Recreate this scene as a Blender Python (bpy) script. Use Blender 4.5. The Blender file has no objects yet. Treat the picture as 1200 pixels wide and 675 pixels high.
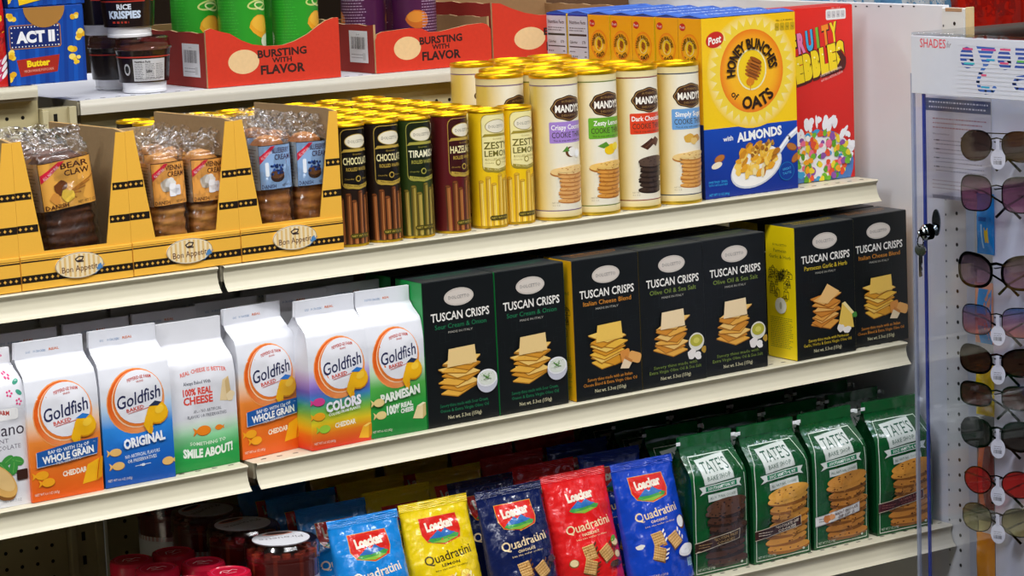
import bpy, math, random
from mathutils import Vector, Matrix, noise
from mathutils.geometry import tessellate_polygon
random.seed(7)
SC = bpy.context.scene
COL = SC.collection
PI = math.pi
# ---------------------------------------------------------------- camera
F = 3062.92
CAM = Vector((-1.65252, -3.14321, 0.79296))
CR = Vector((0.82809, -0.55926, -0.03856)); CU = Vector((0.12026, 0.11004, 0.98663)); CF = Vector((0.54754, 0.82165, -0.15838))
def at(x, y, axis, val):
    """the point of the place seen at a pixel of the 1200x675 frame, on the plane axis = val (metres)"""
    d = CF + CR*((x-600)/F) - CU*((y-337.5)/F)
    return CAM + d*((val-CAM[axis])/d[axis])
def ax(x, y, Y): return at(x, y, 1, Y).x
cd = bpy.data.cameras.new('camera'); cam = bpy.data.objects.new('camera', cd); COL.objects.link(cam)
m = Matrix.Identity(4)
for i in range(3):
    m[i][0] = CR[i]; m[i][1] = CU[i]; m[i][2] = -CF[i]; m[i][3] = CAM[i]
cam.matrix_world = m
cd.sensor_width = 36; cd.lens = F*36/1200; cd.clip_start = .1; cd.clip_end = 60
SC.camera = cam
# ---------------------------------------------------------------- materials
def lin(h):
    h = h.lstrip('#')
    o = []
    for i in (0, 2, 4):
        c = int(h[i:i+2], 16)/255
        o.append(c/12.92 if c < .04045 else ((c+.055)/1.055)**2.4)
    return tuple(o)+(1,)
def mix(a, b, t):
    a = lin(a) if isinstance(a, str) else a; b = lin(b) if isinstance(b, str) else b
    return tuple(a[i]+(b[i]-a[i])*max(0, min(1, t)) for i in range(3))+(1,)
MATS = {}
def mat(name, rough=.5, metal=0, coat=0, bump=0, bscale=60, spec=.5, mott=.05, alpha=1, film=0, ior=1.45, milky=False):
    if name in MATS: return MATS[name]
    M = bpy.data.materials.new(name); M.use_nodes = True; nt = M.node_tree; N = nt.nodes; L = nt.links
    b = N['Principled BSDF']
    a = N.new('ShaderNodeAttribute'); a.attribute_name = 'Col'
    tc = N.new('ShaderNodeTexCoord')
    nz = N.new('ShaderNodeTexNoise'); nz.inputs['Scale'].default_value = bscale; nz.inputs['Detail'].default_value = 3
    L.new(tc.outputs['Object'], nz.inputs['Vector'])
    mx = N.new('ShaderNodeMix'); mx.data_type = 'RGBA'; mx.blend_type = 'MULTIPLY'
    rp = N.new('ShaderNodeMapRange'); rp.inputs['To Min'].default_value = 1-mott; rp.inputs['To Max'].default_value = 1+mott
    L.new(nz.outputs['Fac'], rp.inputs['Value'])
    mx.inputs[0].default_value = 1
    L.new(a.outputs['Color'], mx.inputs[6]); L.new(rp.outputs['Result'], mx.inputs[7])
    L.new(mx.outputs[2], b.inputs['Base Color'])
    b.inputs['Roughness'].default_value = rough; b.inputs['Metallic'].default_value = metal
    b.inputs['Coat Weight'].default_value = coat; b.inputs['Coat Roughness'].default_value = .07
    b.inputs['Specular IOR Level'].default_value = spec; b.inputs['IOR'].default_value = ior
    if bump:
        bp = N.new('ShaderNodeBump'); bp.inputs['Strength'].default_value = bump; bp.inputs['Distance'].default_value = .002
        L.new(nz.outputs['Fac'], bp.inputs['Height']); L.new(bp.outputs['Normal'], b.inputs['Normal'])
        L.new(bp.outputs['Normal'], b.inputs['Coat Normal'])
    if film:   # thin clear film or sheet: mostly see-through with shiny glints
        out = N['Material Output']; t = N.new('ShaderNodeBsdfTransparent'); s = N.new('ShaderNodeMixShader')
        L.new(a.outputs['Color'], t.inputs['Color'])
        fr = N.new('ShaderNodeLayerWeight'); fr.inputs['Blend'].default_value = .5
        if bump: L.new(bp.outputs['Normal'], fr.inputs['Normal'])
        pw = N.new('ShaderNodeMath'); pw.operation = 'POWER'; pw.inputs[1].default_value = 4; L.new(fr.outputs['Facing'], pw.inputs[0])
        ad = N.new('ShaderNodeMath'); ad.operation = 'ADD'; ad.inputs[1].default_value = film; ad.use_clamp = True
        L.new(pw.outputs[0], ad.inputs[0]); L.new(ad.outputs[0], s.inputs['Fac'])
        if milky: g = b
        else:
            g = N.new('ShaderNodeBsdfGlossy'); g.inputs['Roughness'].default_value = rough
            if bump: L.new(bp.outputs['Normal'], g.inputs['Normal'])
        L.new(t.outputs[0], s.inputs[1]); L.new(g.outputs[0], s.inputs[2]); L.new(s.outputs[0], out.inputs['Surface'])
    MATS[name] = M
    return M
CARTON = mat('printed_carton', .42, coat=.15, mott=.03, bscale=400)
KRAFT = mat('corrugated_board', .75, mott=.08, bscale=150, bump=.15)
PAPER = mat('coated_paper_bag', .38, coat=.2, mott=.02, bscale=35, bump=.25)
FOIL = mat('glossy_foil_bag', .24, coat=.9, mott=.03, bscale=55, bump=.7)
TUBE = mat('printed_tube_board', .33, coat=.3, mott=.02, bscale=200)
GOLD = mat('gold_tin', .34, metal=.85, mott=.05, bscale=90, bump=.05)
STEEL = mat('painted_shelf_steel', .38, mott=.03, bscale=25, spec=.4)
CHROME = mat('chrome', .12, metal=1, mott=.03)
PLAST = mat('moulded_plastic', .25, coat=.3, mott=.03)
PASTRY = mat('baked_pastry', .6, mott=.35, bscale=70, bump=.8)
WRAP = mat('clear_crinkled_wrap', .22, film=.10, bump=.6, bscale=48, mott=.02)
JARP = mat('clear_jar_plastic', .08, film=.09, mott=.02)
ACRYL = mat('clear_acrylic_sheet', .03, film=.03, mott=0)
EDGE = mat('polished_acrylic_edge', .1, film=.35, mott=0, milky=True)
LENS = mat('tinted_lens', .06, film=.13, mott=0, milky=True)
MATTE = mat('matte_wall', .85, mott=.08, bscale=4)
WOODY = mat('raw_edge', .7, mott=.15, bscale=60)
# ---------------------------------------------------------------- glyphs
GC = {}
def glyphs(s, bold=0, res=2):
    k = (s, bold, res)
    if k in GC: return GC[k]
    cu = bpy.data.curves.new('t', 'FONT'); cu.body = s; cu.size = 1; cu.resolution_u = res; cu.offset = bold
    o = bpy.data.objects.new('t', cu)
    me = bpy.data.meshes.new_from_object(o)
    vs = [(v.co.x, v.co.y) for v in me.vertices]
    tr = []
    for p in me.polygons:
        q = list(p.vertices)
        for i in range(1, len(q)-1): tr.append((q[0], q[i], q[i+1]))
    T = []
    for t in tr:
        a, b, c = [vs[i] for i in t]
        ar = (b[0]-a[0])*(c[1]-a[1])-(b[1]-a[1])*(c[0]-a[0])
        if abs(ar) > 1e-9: T.append((a, b, c) if ar > 0 else (a, c, b))
    bpy.data.objects.remove(o); bpy.data.curves.remove(cu); bpy.data.meshes.remove(me)
    xs = [v[0] for v in vs] or [0, 1]
    GC[k] = (T, min(xs), max(xs))
    return GC[k]
# ---------------------------------------------------------------- flat printed artwork, in millimetres
class Art:
    def __init__(s): s.ops = []; s.boxes = []
    def add(s, tris, c, lay=None):
        if not tris: return
        xs = [p[0] for t in tris for p in t]; ys = [p[1] for t in tris for p in t]
        b = (min(xs), min(ys), max(xs), max(ys))
        if lay is None:
            lay = 1
            for (q, l) in s.boxes:
                if q[0] < b[2] and q[2] > b[0] and q[1] < b[3] and q[3] > b[1]: lay = max(lay, l+1)
        s.boxes.append((b, lay))
        s.ops.append((tris, c, lay))
    def poly(s, pts, c, lay=None):
        T = []
        for t in tessellate_polygon([[Vector((p[0], p[1], 0)) for p in pts]]):
            a, b, d = [pts[i] for i in t]
            ar = (b[0]-a[0])*(d[1]-a[1])-(b[1]-a[1])*(d[0]-a[0])
            if abs(ar) > 1e-9: T.append((a, b, d) if ar > 0 else (a, d, b))
        s.add(T, c, lay)
    def rect(s, x0, y0, x1, y1, c, rot=0, n=1):
        if callable(c) or n > 1:
            n = max(n, 10)
            T = []
            for i in range(n):
                a = y0+(y1-y0)*i/n; b = y0+(y1-y0)*(i+1)/n
                T += [((x0, a), (x1, a), (x1, b)), ((x0, a), (x1, b), (x0, b))]
        else: T = [((x0, y0), (x1, y0), (x1, y1)), ((x0, y0), (x1, y1), (x0, y1))]
        if rot: T = rotT(T, (x0+x1)/2, (y0+y1)/2, rot)
        s.add(T, c)
    def rrect(s, x0, y0, x1, y1, r, c, rot=0):
        P = []
        for cx, cy, a in ((x1-r, y1-r, 0), (x0+r, y1-r, 90), (x0+r, y0+r, 180), (x1-r, y0+r, 270)):
            for k in range(4):
                t = math.radians(a+30*k); P.append((cx+r*math.cos(t), cy+r*math.sin(t)))
        if rot: P = [rotp(p, (x0+x1)/2, (y0+y1)/2, rot) for p in P]
        s.poly(P, c)
    def ell(s, cx, cy, rx, ry, c, rot=0, n=28, rings=1, a0=0, a1=2*PI):
        T = []
        def P(r, k):
            t = a0+(a1-a0)*k/n; return rotp((cx+rx*r*math.cos(t), cy+ry*r*math.sin(t)), cx, cy, rot)
        if callable(c): rings = max(rings, 3)
        for j in range(rings):
            r0 = j/rings; r1 = (j+1)/rings
            for k in range(n):
                if j: T.append((P(r0, k), P(r1, k), P(r1, k+1))); T.append((P(r0, k), P(r1, k+1), P(r0, k+1)))
                else: T.append(((cx, cy), P(r1, k), P(r1, k+1)))
        s.add(T, c)
    def ring(s, cx, cy, rx, ry, w, c, rot=0, n=36, a0=0, a1=360):
        T = []
        for k in range(n):
            q = []
            for kk in (k, k+1):
                t = math.radians(a0+(a1-a0)*kk/n)
                for d in (0, w): q.append(rotp((cx+(rx-d)*math.cos(t), cy+(ry-d)*math.sin(t)), cx, cy, rot))
            T += [(q[1], q[0], q[2]), (q[1], q[2], q[3])]
        s.add(T, c)
    def blob(s, cx, cy, r, c, seed=0, n=14, amp=.25, ry=None, rot=0):
        R = random.Random(seed); ry = ry or r
        ph = [R.uniform(0, 6.28) for _ in range(3)]
        P = []
        for k in range(n):
            t = 2*PI*k/n; q = 1+amp*(math.sin(2*t+ph[0])*.4+math.sin(3*t+ph[1])*.35+math.sin(5*t+ph[2])*.3)
            P.append(rotp((cx+r*q*math.cos(t), cy+ry*q*math.sin(t)), cx, cy, rot))
        s.poly(P, c)
    def line(s, pts, w, c):
        T = []
        for a, b in zip(pts, pts[1:]):
            dx, dy = b[0]-a[0], b[1]-a[1]; l = math.hypot(dx, dy) or 1; nx, ny = -dy/l*w/2, dx/l*w/2
            ex, ey = dx/l*w*.25, dy/l*w*.25
            p = [(a[0]-nx-ex, a[1]-ny-ey), (b[0]-nx+ex, b[1]-ny+ey), (b[0]+nx+ex, b[1]+ny+ey), (a[0]+nx-ex, a[1]+ny-ey)]
            T += [(p[0], p[1], p[2]), (p[0], p[2], p[3])]
        s.add(T, c)
    def frame(s, x0, y0, x1, y1, w, c):
        s.line([(x0, y0), (x1, y0)], w, c); s.line([(x1, y0), (x1, y1)], w, c); s.line([(x1, y1), (x0, y1)], w, c); s.line([(x0, y1), (x0, y0)], w, c)
    def text(s, t, cx, cy, h, c, w=None, bold=0, rot=0, shear=0, arc=None, res=None, wave=None):
        if res is None: res = 1 if h < 6 else (2 if h < 16 else 4)
        T, x0, x1 = glyphs(t, bold, res)
        k = h/.73; kx = w/(x1-x0) if w else k
        out = []
        for tr in T:
            q = []
            for (x, y) in tr:
                X = (x-(x0+x1)/2)*kx+shear*(y-.36)*k; Y = (y-.365)*k
                if arc:          # arc = (radius, angle of the text's middle in degrees); negative radius bends under
                    R_, mid = arc
                    if R_ > 0: a = math.radians(mid)-X/R_; rr = R_+Y
                    else: a = math.radians(mid)+X/(-R_); rr = -R_-Y
                    X, Y = rr*math.cos(a), rr*math.sin(a)
                if wave: Y += wave*X*X
                q.append(rotp((cx+X, cy+Y), cx, cy, rot))
            a, b, d = q
            ar = (b[0]-a[0])*(d[1]-a[1])-(b[1]-a[1])*(d[0]-a[0])
            out.append(tuple(q) if ar > 0 else (q[0], q[2], q[1]))
        s.add(out, c)
    def lines(s, x0, x1, y1, y0, n, c, h=.8, seed=1, ragged=.2):   # a block of printed text too small to read
        R = random.Random(seed)
        for i in range(n):
            y = y1+(y0-y1)*i/max(1, n-1); x = x0
            e = x1-(x1-x0)*ragged*R.random()
            while x < e:
                w = min(R.uniform(2, 6), e-x); s.rect(x, y-h/2, x+w, y+h/2, c); x += w+h*.9
    def merge(s, o, dx=0, dy=0, sx=1, sy=None, rot=0):
        sy = sy or sx
        for T, c, l in o.ops:
            cc = (lambda f: (lambda x, y: f((x-dx)/sx, (y-dy)/sy)))(c) if callable(c) else c
            s.add([tuple(rotp((p[0]*sx+dx, p[1]*sy+dy), dx, dy, rot) for p in t) for t in T], cc)
def rotp(p, cx, cy, deg):
    if not deg: return p
    a = math.radians(deg); c, s_ = math.cos(a), math.sin(a); x, y = p[0]-cx, p[1]-cy
    return (cx+x*c-y*s_, cy+x*s_+y*c)
def rotT(T, cx, cy, deg): return [tuple(rotp(p, cx, cy, deg) for p in t) for t in T]
def refine(T, L, ky=1):
    out = []; st = list(T); L2 = L*L; ky *= ky
    while st:
        a, b, c = st.pop()
        e = [(a[0]-b[0])**2+ky*(a[1]-b[1])**2, (b[0]-c[0])**2+ky*(b[1]-c[1])**2, (c[0]-a[0])**2+ky*(c[1]-a[1])**2]
        k = e.index(max(e))
        if e[k] <= L2: out.append((a, b, c)); continue
        if k == 0: m_ = ((a[0]+b[0])/2, (a[1]+b[1])/2); st += [(a, m_, c), (m_, b, c)]
        elif k == 1: m_ = ((b[0]+c[0])/2, (b[1]+c[1])/2); st += [(a, b, m_), (a, m_, c)]
        else: m_ = ((c[0]+a[0])/2, (c[1]+a[1])/2); st += [(a, b, m_), (m_, b, c)]
    return out
# ---------------------------------------------------------------- mesh builder
class MB:
    def __init__(s): s.v = []; s.n = []; s.c = []; s.f = []; s.fm = []; s.mats = []
    def mi(s, m_):
        if m_ not in s.mats: s.mats.append(m_)
        return s.mats.index(m_)
    def patch(s, fn, u0, u1, v0, v1, nu, nv, col, m_, flip=False, two=False):
        base = len(s.v); i = s.mi(m_); e = 1e-4
        if isinstance(col, str): col = lin(col)
        for a in range(nv+1):
            for b in range(nu+1):
                u = u0+(u1-u0)*b/nu; v = v0+(v1-v0)*a/nv
                p = Vector(fn(u, v))
                ue = e*(u1-u0); ve = e*(v1-v0)
                uu = u+ue if b < nu else u-ue; vv = v+ve if a < nv else v-ve
                du = (Vector(fn(uu, v))-p)*(1 if b < nu else -1); dv = (Vector(fn(u, vv))-p)*(1 if a < nv else -1)
                nn = du.cross(dv)
                if nn.length < 1e-16:
                    q = Vector(fn(u0+(u1-u0)*.5, v)); nn = (Vector(fn(u0+(u1-u0)*.51, v))-q).cross(Vector(fn(u0+(u1-u0)*.5, vv))-q)*(1 if a < nv else -1)
                nn = nn.normalized() if nn.length > 0 else Vector((0, 0, 1))
                if flip: nn = -nn
                s.v.append(p); s.n.append(nn); s.c.append(col(u, v) if callable(col) else col)
        for a in range(nv):
            for b in range(nu):
                q = [base+a*(nu+1)+b, base+a*(nu+1)+b+1, base+(a+1)*(nu+1)+b+1, base+(a+1)*(nu+1)+b]
                s.f.append(q[::-1] if flip else q); s.fm.append(i)
        if two: s.patch(fn, u0, u1, v0, v1, nu, nv, col, m_, not flip)
    def quad(s, P, col, m_):
        P = [Vector(p) for p in P]; nn = (P[1]-P[0]).cross(P[2]-P[0]).normalized(); b = len(s.v)
        if isinstance(col, str): col = lin(col)
        for p in P: s.v.append(p); s.n.append(nn); s.c.append(col)
        s.f.append(list(range(b, b+len(P)))); s.fm.append(s.mi(m_))
    def box(s, x0, x1, y0, y1, z0, z1, col, m_, b=.0008, cols=None, M=None):
        if isinstance(col, str): col = lin(col)
        b = min(b, abs(x1-x0)/3, abs(y1-y0)/3, abs(z1-z0)/3)
        X = ((x0, x1), (y0, y1), (z0, z1)); idx = {}
        base = len(s.v); i = s.mi(m_)
        cc = dict(cols or {})
        for sx in (0, 1):
            for sy in (0, 1):
                for sz in (0, 1):
                    sg = (sx, sy, sz)
                    for axx in range(3):
                        p = [X[k][sg[k]]+(0 if k == axx else (b if sg[k] == 0 else -b)) for k in range(3)]
                        nn = [0, 0, 0]; nn[axx] = 1 if sg[axx] else -1
                        key = 'xyz'[axx]+('+' if sg[axx] else '-')
                        c_ = cc.get(key, col); c_ = lin(c_) if isinstance(c_, str) else c_
                        idx[(sg, axx)] = len(s.v); P = Vector(p); NN = Vector(nn)
                        if M is not None: P = M @ P; NN = (M.to_3x3() @ NN).normalized()
                        s.v.append(P); s.n.append(NN); s.c.append(c_)
        def F_(q):
            a, b_, c_ = [s.v[k] for k in q[:3]]
            nn = (b_-a).cross(c_-a); av = sum((s.n[k] for k in q), Vector())
            s.f.append(q if nn.dot(av) > 0 else q[::-1]); s.fm.append(i)
        for axx in range(3):
            o1, o2 = [k for k in range(3) if k != axx]
            for sd in (0, 1):
                q = []
                for (a, b_) in ((0, 0), (1, 0), (1, 1), (0, 1)):
                    sg = [0, 0, 0]; sg[axx] = sd; sg[o1] = a; sg[o2] = b_; q.append(idx[(tuple(sg), axx)])
                F_(q)
            for a in (0, 1):
                for b_ in (0, 1):
                    s0 = [0, 0, 0]; s0[o1] = a; s0[o2] = b_; s1 = list(s0); s1[axx] = 1
                    F_([idx[(tuple(s0), o1)], idx[(tuple(s1), o1)], idx[(tuple(s1), o2)], idx[(tuple(s0), o2)]])
        for sx in (0, 1):
            for sy in (0, 1):
                for sz in (0, 1): F_([idx[((sx, sy, sz), k)] for k in range(3)])
    def lathe(s, prof, col, m_, n=32, cx=0, cy=0, sx=1, sy=1, smooth=False):
        """prof: list of (r, z) from the bottom outside up; every segment is a band of its own"""
        if smooth:
            def fn(u, v):
                k = min(int(v), len(prof)-2); t = v-k; r = prof[k][0]*(1-t)+prof[k+1][0]*t; z = prof[k][1]*(1-t)+prof[k+1][1]*t
                return (cx+sx*r*math.cos(u), cy+sy*r*math.sin(u), z)
            s.patch(fn, 0, 2*PI, 0, len(prof)-1, n, len(prof)-1, col, m_); return
        for k in range(len(prof)-1):
            (r0, z0), (r1, z1) = prof[k], prof[k+1]
            cl = col[k] if isinstance(col, list) else col
            s.patch(lambda u, v: (cx+sx*(r0+(r1-r0)*v)*math.cos(u), cy+sy*(r0+(r1-r0)*v)*math.sin(u), z0+(z1-z0)*v), 0, 2*PI, 0, 1, n, 1, cl, m_)
    def tube(s, pts, r, col, m_, n=8, cap=True):
        pts = [Vector(p) for p in pts]; fr = []
        up = Vector((0.13, .21, .97))
        for k, p in enumerate(pts):
            d = (pts[min(k+1, len(pts)-1)]-pts[max(k-1, 0)]).normalized()
            a = d.cross(up)
            if a.length < .1: a = d.cross(Vector((1, 0, 0)))
            a.normalize(); b = a.cross(d); up = b
            fr.append((p, a, b))
        base = len(s.v); i = s.mi(m_)
        if isinstance(col, str): col = lin(col)
        for k, (p, a, b) in enumerate(fr):
            rr = r[k] if isinstance(r, (list, tuple)) else r
            for j in range(n):
                t = 2*PI*j/n; d = a*math.cos(t)+b*math.sin(t)
                s.v.append(p+d*rr); s.n.append(d); s.c.append(col)
        for k in range(len(fr)-1):
            for j in range(n):
                s.f.append([base+k*n+j, base+(k+1)*n+j, base+(k+1)*n+(j+1) % n, base+k*n+(j+1) % n][::-1]); s.fm.append(i)
        if cap:
            s.f.append([base+j for j in range(n)]); s.fm.append(i)
            s.f.append([base+(len(fr)-1)*n+j for j in range(n)][::-1]); s.fm.append(i)
    def prism(s, P2, fn, th, col, m_, side=None):
        """outline P2 (counter-clockwise) mapped by fn(x,y,depth) and given the thickness th"""
        i = s.mi(m_)
        if isinstance(col, str): col = lin(col)
        side = lin(side) if isinstance(side, str) else (side or col)
        tr = tessellate_polygon([[Vector((p[0], p[1], 0)) for p in P2]])
        for d, fl in ((0, False), (th, True)):
            b = len(s.v); pv = [Vector(fn(p[0], p[1], d)) for p in P2]
            a0, b0, c0 = Vector(fn(0, 0, d)), Vector(fn(1e-3, 0, d)), Vector(fn(0, 1e-3, d))
            nn = (b0-a0).cross(c0-a0).normalized()
            if fl: nn = -nn
            for p in pv: s.v.append(p); s.n.append(nn); s.c.append(col)
            for t in tr:
                q = [b+k for k in t]
                g = (s.v[q[1]]-s.v[q[0]]).cross(s.v[q[2]]-s.v[q[0]])
                s.f.append(q if g.dot(nn) > 0 else q[::-1]); s.fm.append(i)
        for k in range(len(P2)):
            a, b = P2[k], P2[(k+1) % len(P2)]
            s.quad([fn(a[0], a[1], th), fn(b[0], b[1], th), fn(b[0], b[1], 0), fn(a[0], a[1], 0)], side, m_)
    def art(s, A, surf, m_, L=None, step=.00011, clip=None, ky=1):
        """lay the artwork (millimetres) on a surface surf(u, v) -> point (u, v in metres)"""
        i = s.mi(m_); cache = {}
        def ev(x, y):
            k = (round(x, 3), round(y, 3))
            if k not in cache:
                u, v = x/1000, y/1000; p = Vector(surf(u, v)); e = 2e-4
                nn = (Vector(surf(u+e, v))-Vector(surf(u-e, v))).cross(Vector(surf(u, v+e))-Vector(surf(u, v-e))).normalized()
                cache[k] = (p, nn)
            return cache[k]
        for T, c, lay in A.ops:
            if clip:
                T = [t for t in T if all(clip[0] <= p[0] <= clip[2] and clip[1] <= p[1] <= clip[3] for p in t)] if False else clipT(T, clip)
            if L: T = refine(T, L*1000, ky)
            cl = lin(c) if isinstance(c, str) else c
            off = step*lay
            for t in T:
                b = len(s.v)
                for (x, y) in t:
                    p, nn = ev(x, y)
                    s.v.append(p+nn*off); s.n.append(nn); s.c.append(cl(x, y) if callable(cl) else cl)
                s.f.append([b, b+1, b+2]); s.fm.append(i)
    def build(s, name, parent=None, loc=None):
        me = bpy.data.meshes.new(name)
        me.from_pydata([tuple(p) for p in s.v], [], s.f)
        for m_ in s.mats: me.materials.append(m_)
        me.polygons.foreach_set('material_index', s.fm)
        me.polygons.foreach_set('use_smooth', [True]*len(s.f))
        ca = me.color_attributes.new('Col', 'FLOAT_COLOR', 'POINT')
        ca.data.foreach_set('color', [x for c in s.c for x in (tuple(c)+(1,))[:4]])
        me.update()
        me.normals_split_custom_set_from_vertices([tuple(n_) for n_ in s.n])
        o = bpy.data.objects.new(name, me); COL.objects.link(o)
        if parent: o.parent = parent
        if loc: o.location = loc
        return o
def clipT(T, c):
    """cut triangles at the rectangle c"""
    x0, y0, x1, y1 = c; out = []
    for t in T:
        P = list(t)
        for axx, lim, sg in ((0, x0, 1), (0, x1, -1), (1, y0, 1), (1, y1, -1)):
            Q = []
            for k in range(len(P)):
                a, b = P[k], P[(k+1) % len(P)]
                da, db = sg*(a[axx]-lim), sg*(b[axx]-lim)
                if da >= 0: Q.append(a)
                if (da > 0 > db) or (da < 0 < db):
                    r = da/(da-db); Q.append((a[0]+(b[0]-a[0])*r, a[1]+(b[1]-a[1])*r))
            P = Q
            if len(P) < 3: break
        if len(P) >= 3:
            for k in range(1, len(P)-1): out.append((P[0], P[k], P[k+1]))
    return out
# ---------------------------------------------------------------- things
def tag(o, label=None, cat=None, group=None, kind=None):
    for k, v in (('label', label), ('category', cat), ('group', group), ('kind', kind)):
        if v: o[k] = v
    return o
def empty(name, label=None, cat=None, group=None):
    o = bpy.data.objects.new(name, None); o.empty_display_size = .02; COL.objects.link(o)
    return tag(o, label, cat, group)
def kids(o): return [c for c in KIDS.get(o.name, [])]
KIDS = {}
def reg(parent):
    KIDS[parent.name] = [c for c in bpy.data.objects if c.parent == parent]
    for c in KIDS[parent.name]: KIDS[c.name] = [d for d in bpy.data.objects if d.parent == c]
    return parent
def dup(src, label, loc, rz=0, rx=0, group=None, rest=None, ry=0):
    c = src.copy(); COL.objects.link(c)
    for ch in kids(src):
        d = ch.copy(); COL.objects.link(d); d.parent = c
        for g in kids(ch):
            h = g.copy(); COL.objects.link(h); h.parent = d
    if 'group' in c and not group: del c['group']
    tag(c, label, None, group)
    c.location = loc; c.rotation_euler = (rx, ry, rz)
    return c
USED = set()
def put(src, label, loc, rz=0, rx=0, group=None, ry=0):
    """the first call moves the original, later calls copy it"""
    if src.name not in USED:
        USED.add(src.name); reg(src)
        src.location = loc; src.rotation_euler = (rx, ry, rz); tag(src, label, None, group); return src
    return dup(src, label, loc, rz, rx, group, ry=ry)
LSC = 1.34; EXPO = 0.0
# ================================================================ the setting
CREAM = '#cfc8b0'; WHITEP = '#d5d6da'; BEIGE = '#b5aa82'
def plane_struct(name, x0, x1, y0, y1, z0, z1, col, m_):
    b = MB(); b.box(x0, x1, y0, y1, z0, z1, col, m_); return tag(b.build(name), kind='structure')
plane_struct('floor', -6, 7, -7, 7, -.93, -.88, '#4c4a46', MATTE)
plane_struct('ceiling', -6, 7, -7, 7, 2.3, 2.35, '#c9c8c4', MATTE)
plane_struct('wall_back', -6, 7, 6.9, 7, -.88, 2.3, '#6f5b49', MATTE)
plane_struct('wall_front', -6, 7, -7, -6.9, -.88, 2.3, '#a8a29a', MATTE)
plane_struct('wall_left', -6, -5.9, -6.89, 6.89, -.88, 2.3, '#a8a29a', MATTE)
plane_struct('wall_right', 6.9, 7, -6.89, 6.89, -.88, 2.3, '#a8a29a', MATTE)
# shelf levels: (front edge Y, height at x = 0, slope)
S1 = (.496, .4716, 0); S2 = (.0654, .2631, .0025); S3 = (0, -.0065, .0078); S4 = (-.0558, -.3005, 0)
def sz(S, x): return S[1]+S[2]*x
BACK = .53
def lip_surf(S, x, t, prof):
    k = min(int(t), len(prof)-2); r = t-k
    y = prof[k][0]*(1-r)+prof[k+1][0]*r; z = prof[k][1]*(1-r)+prof[k+1][1]*r
    return (x, S[0]+y, sz(S, x)+z)
PROF = [(-.0105, -.0345), (-.0085, -.0335), (-.004, -.029), (0, -.022), (.0022, -.013), (.0018, -.006), (-.0012, -.0028), (-.002, -.001), (-.0005, .0004), (.004, .0004)]
FLAT = [(-.001, -.0215), (-.001, -.001), (.001, .0005)]
def shelf(S, x0, x1, label, prof=PROF, deck_col=CREAM, back=BACK-.033, col=CREAM, group=None):
    t = empty('gondola_shelf', label, 'shelf', group); t.location = ((x0+x1)/2, S[0]+.2, sz(S, (x0+x1)/2))
    off = -t.location
    b = MB()
    def deck(x, y): return (x, y, sz(S, x))
    n = 8
    b.patch(lambda u, v: (u, v, sz(S, u)), x0, x1, S[0]+.004, back, n, 2, deck_col, STEEL)
    b.patch(lambda u, v: (u, v, sz(S, u)-.022), x0, x1, S[0]+.006, back, n, 2, '#a49c86', STEEL, flip=True)
    b.patch(lambda u, v: (u, S[0]+.006, sz(S, u)-.022+v), x0, x1, 0, .022, n, 1, '#a49c86', STEEL)
    b.patch(lambda u, v: (u, back, sz(S, u)-.022+v), x0, x1, 0, .022, n, 1, '#a49c86', STEEL, flip=True)
    for xe, fl in ((x0, True), (x1, False)):
        b.patch(lambda u, v: (xe, u, sz(S, xe)-.022+v), S[0]+.006, back, 0, .022, 1, 1, '#a49c86', STEEL, flip=fl)
    # row of small fence holes along the front of the deck
    x = x0+.02
    while x < x1-.01:
        b.box(x, x+.008, S[0]+.018, S[0]+.021, sz(S, x)+.0001, sz(S, x)+.0004, '#4a463c', STEEL); x += .0254
    o = b.build('deck', t); o.location = off
    b = MB()
    b.patch(lambda u, v: lip_surf(S, u, v, prof), x0+.002, x1-.002, 0, len(prof)-1, n, (len(prof)-1)*2, col, STEEL)
    bp = [(p[0]+.0012, p[1]-(.0008 if i else 0)) for i, p in enumerate(prof)]
    b.patch(lambda u, v: lip_surf(S, u, v, bp), x0+.002, x1-.002, 0, len(prof)-1.01, n, (len(prof)-1)*2, col, STEEL, flip=True)
    for xe in (x0+.002, x1-.002):
        for k in range(len(prof)-1):
            q = [(xe, S[0]+p[0], sz(S, xe)+p[1]) for p in (prof[k], prof[k+1])]+[(xe, S[0]+p[0]+.0012, sz(S, xe)+p[1]-.0008) for p in (prof[k+1], prof[k])]
            b.quad(q, '#efe8cf', STEEL); b.quad(q[::-1], '#efe8cf', STEEL)
    o = b.build('price_channel', t); o.location = off
    for xe in ((x0+.006, x1-.009) if back < .6 else ()):
        b = MB()
        P = [(back, -.10), (back, -.022), (S[0]+.02, -.022), (S[0]+.02, -.032), (S[0]+.2, -.05)]
        b.prism(P[::-1], lambda x, y, d: (xe+d, x, sz(S, xe)+y), .003, '#6e6a5c', STEEL)
        o = b.build('bracket', t); o.location = off
    return t
shelf(S2, .004, 1.216, 'cream steel shelf carrying the wafer tubes, cookie tubes and cereal boxes')
shelf(S3, .004, 1.216, 'cream steel shelf carrying the black crisps boxes')
shelf(S4, .004, 1.258, 'cream steel shelf carrying the green cookie bags')
shelf(S2, -1.216, -.001, 'cream steel shelf end under the two left pastry display boxes')
shelf(S3, -1.216, -.006, 'cream steel shelf under the leftmost four white bags')
shelf(S4, -1.216, -.004, 'cream steel bottom shelf under the red-lidded jars')
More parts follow.
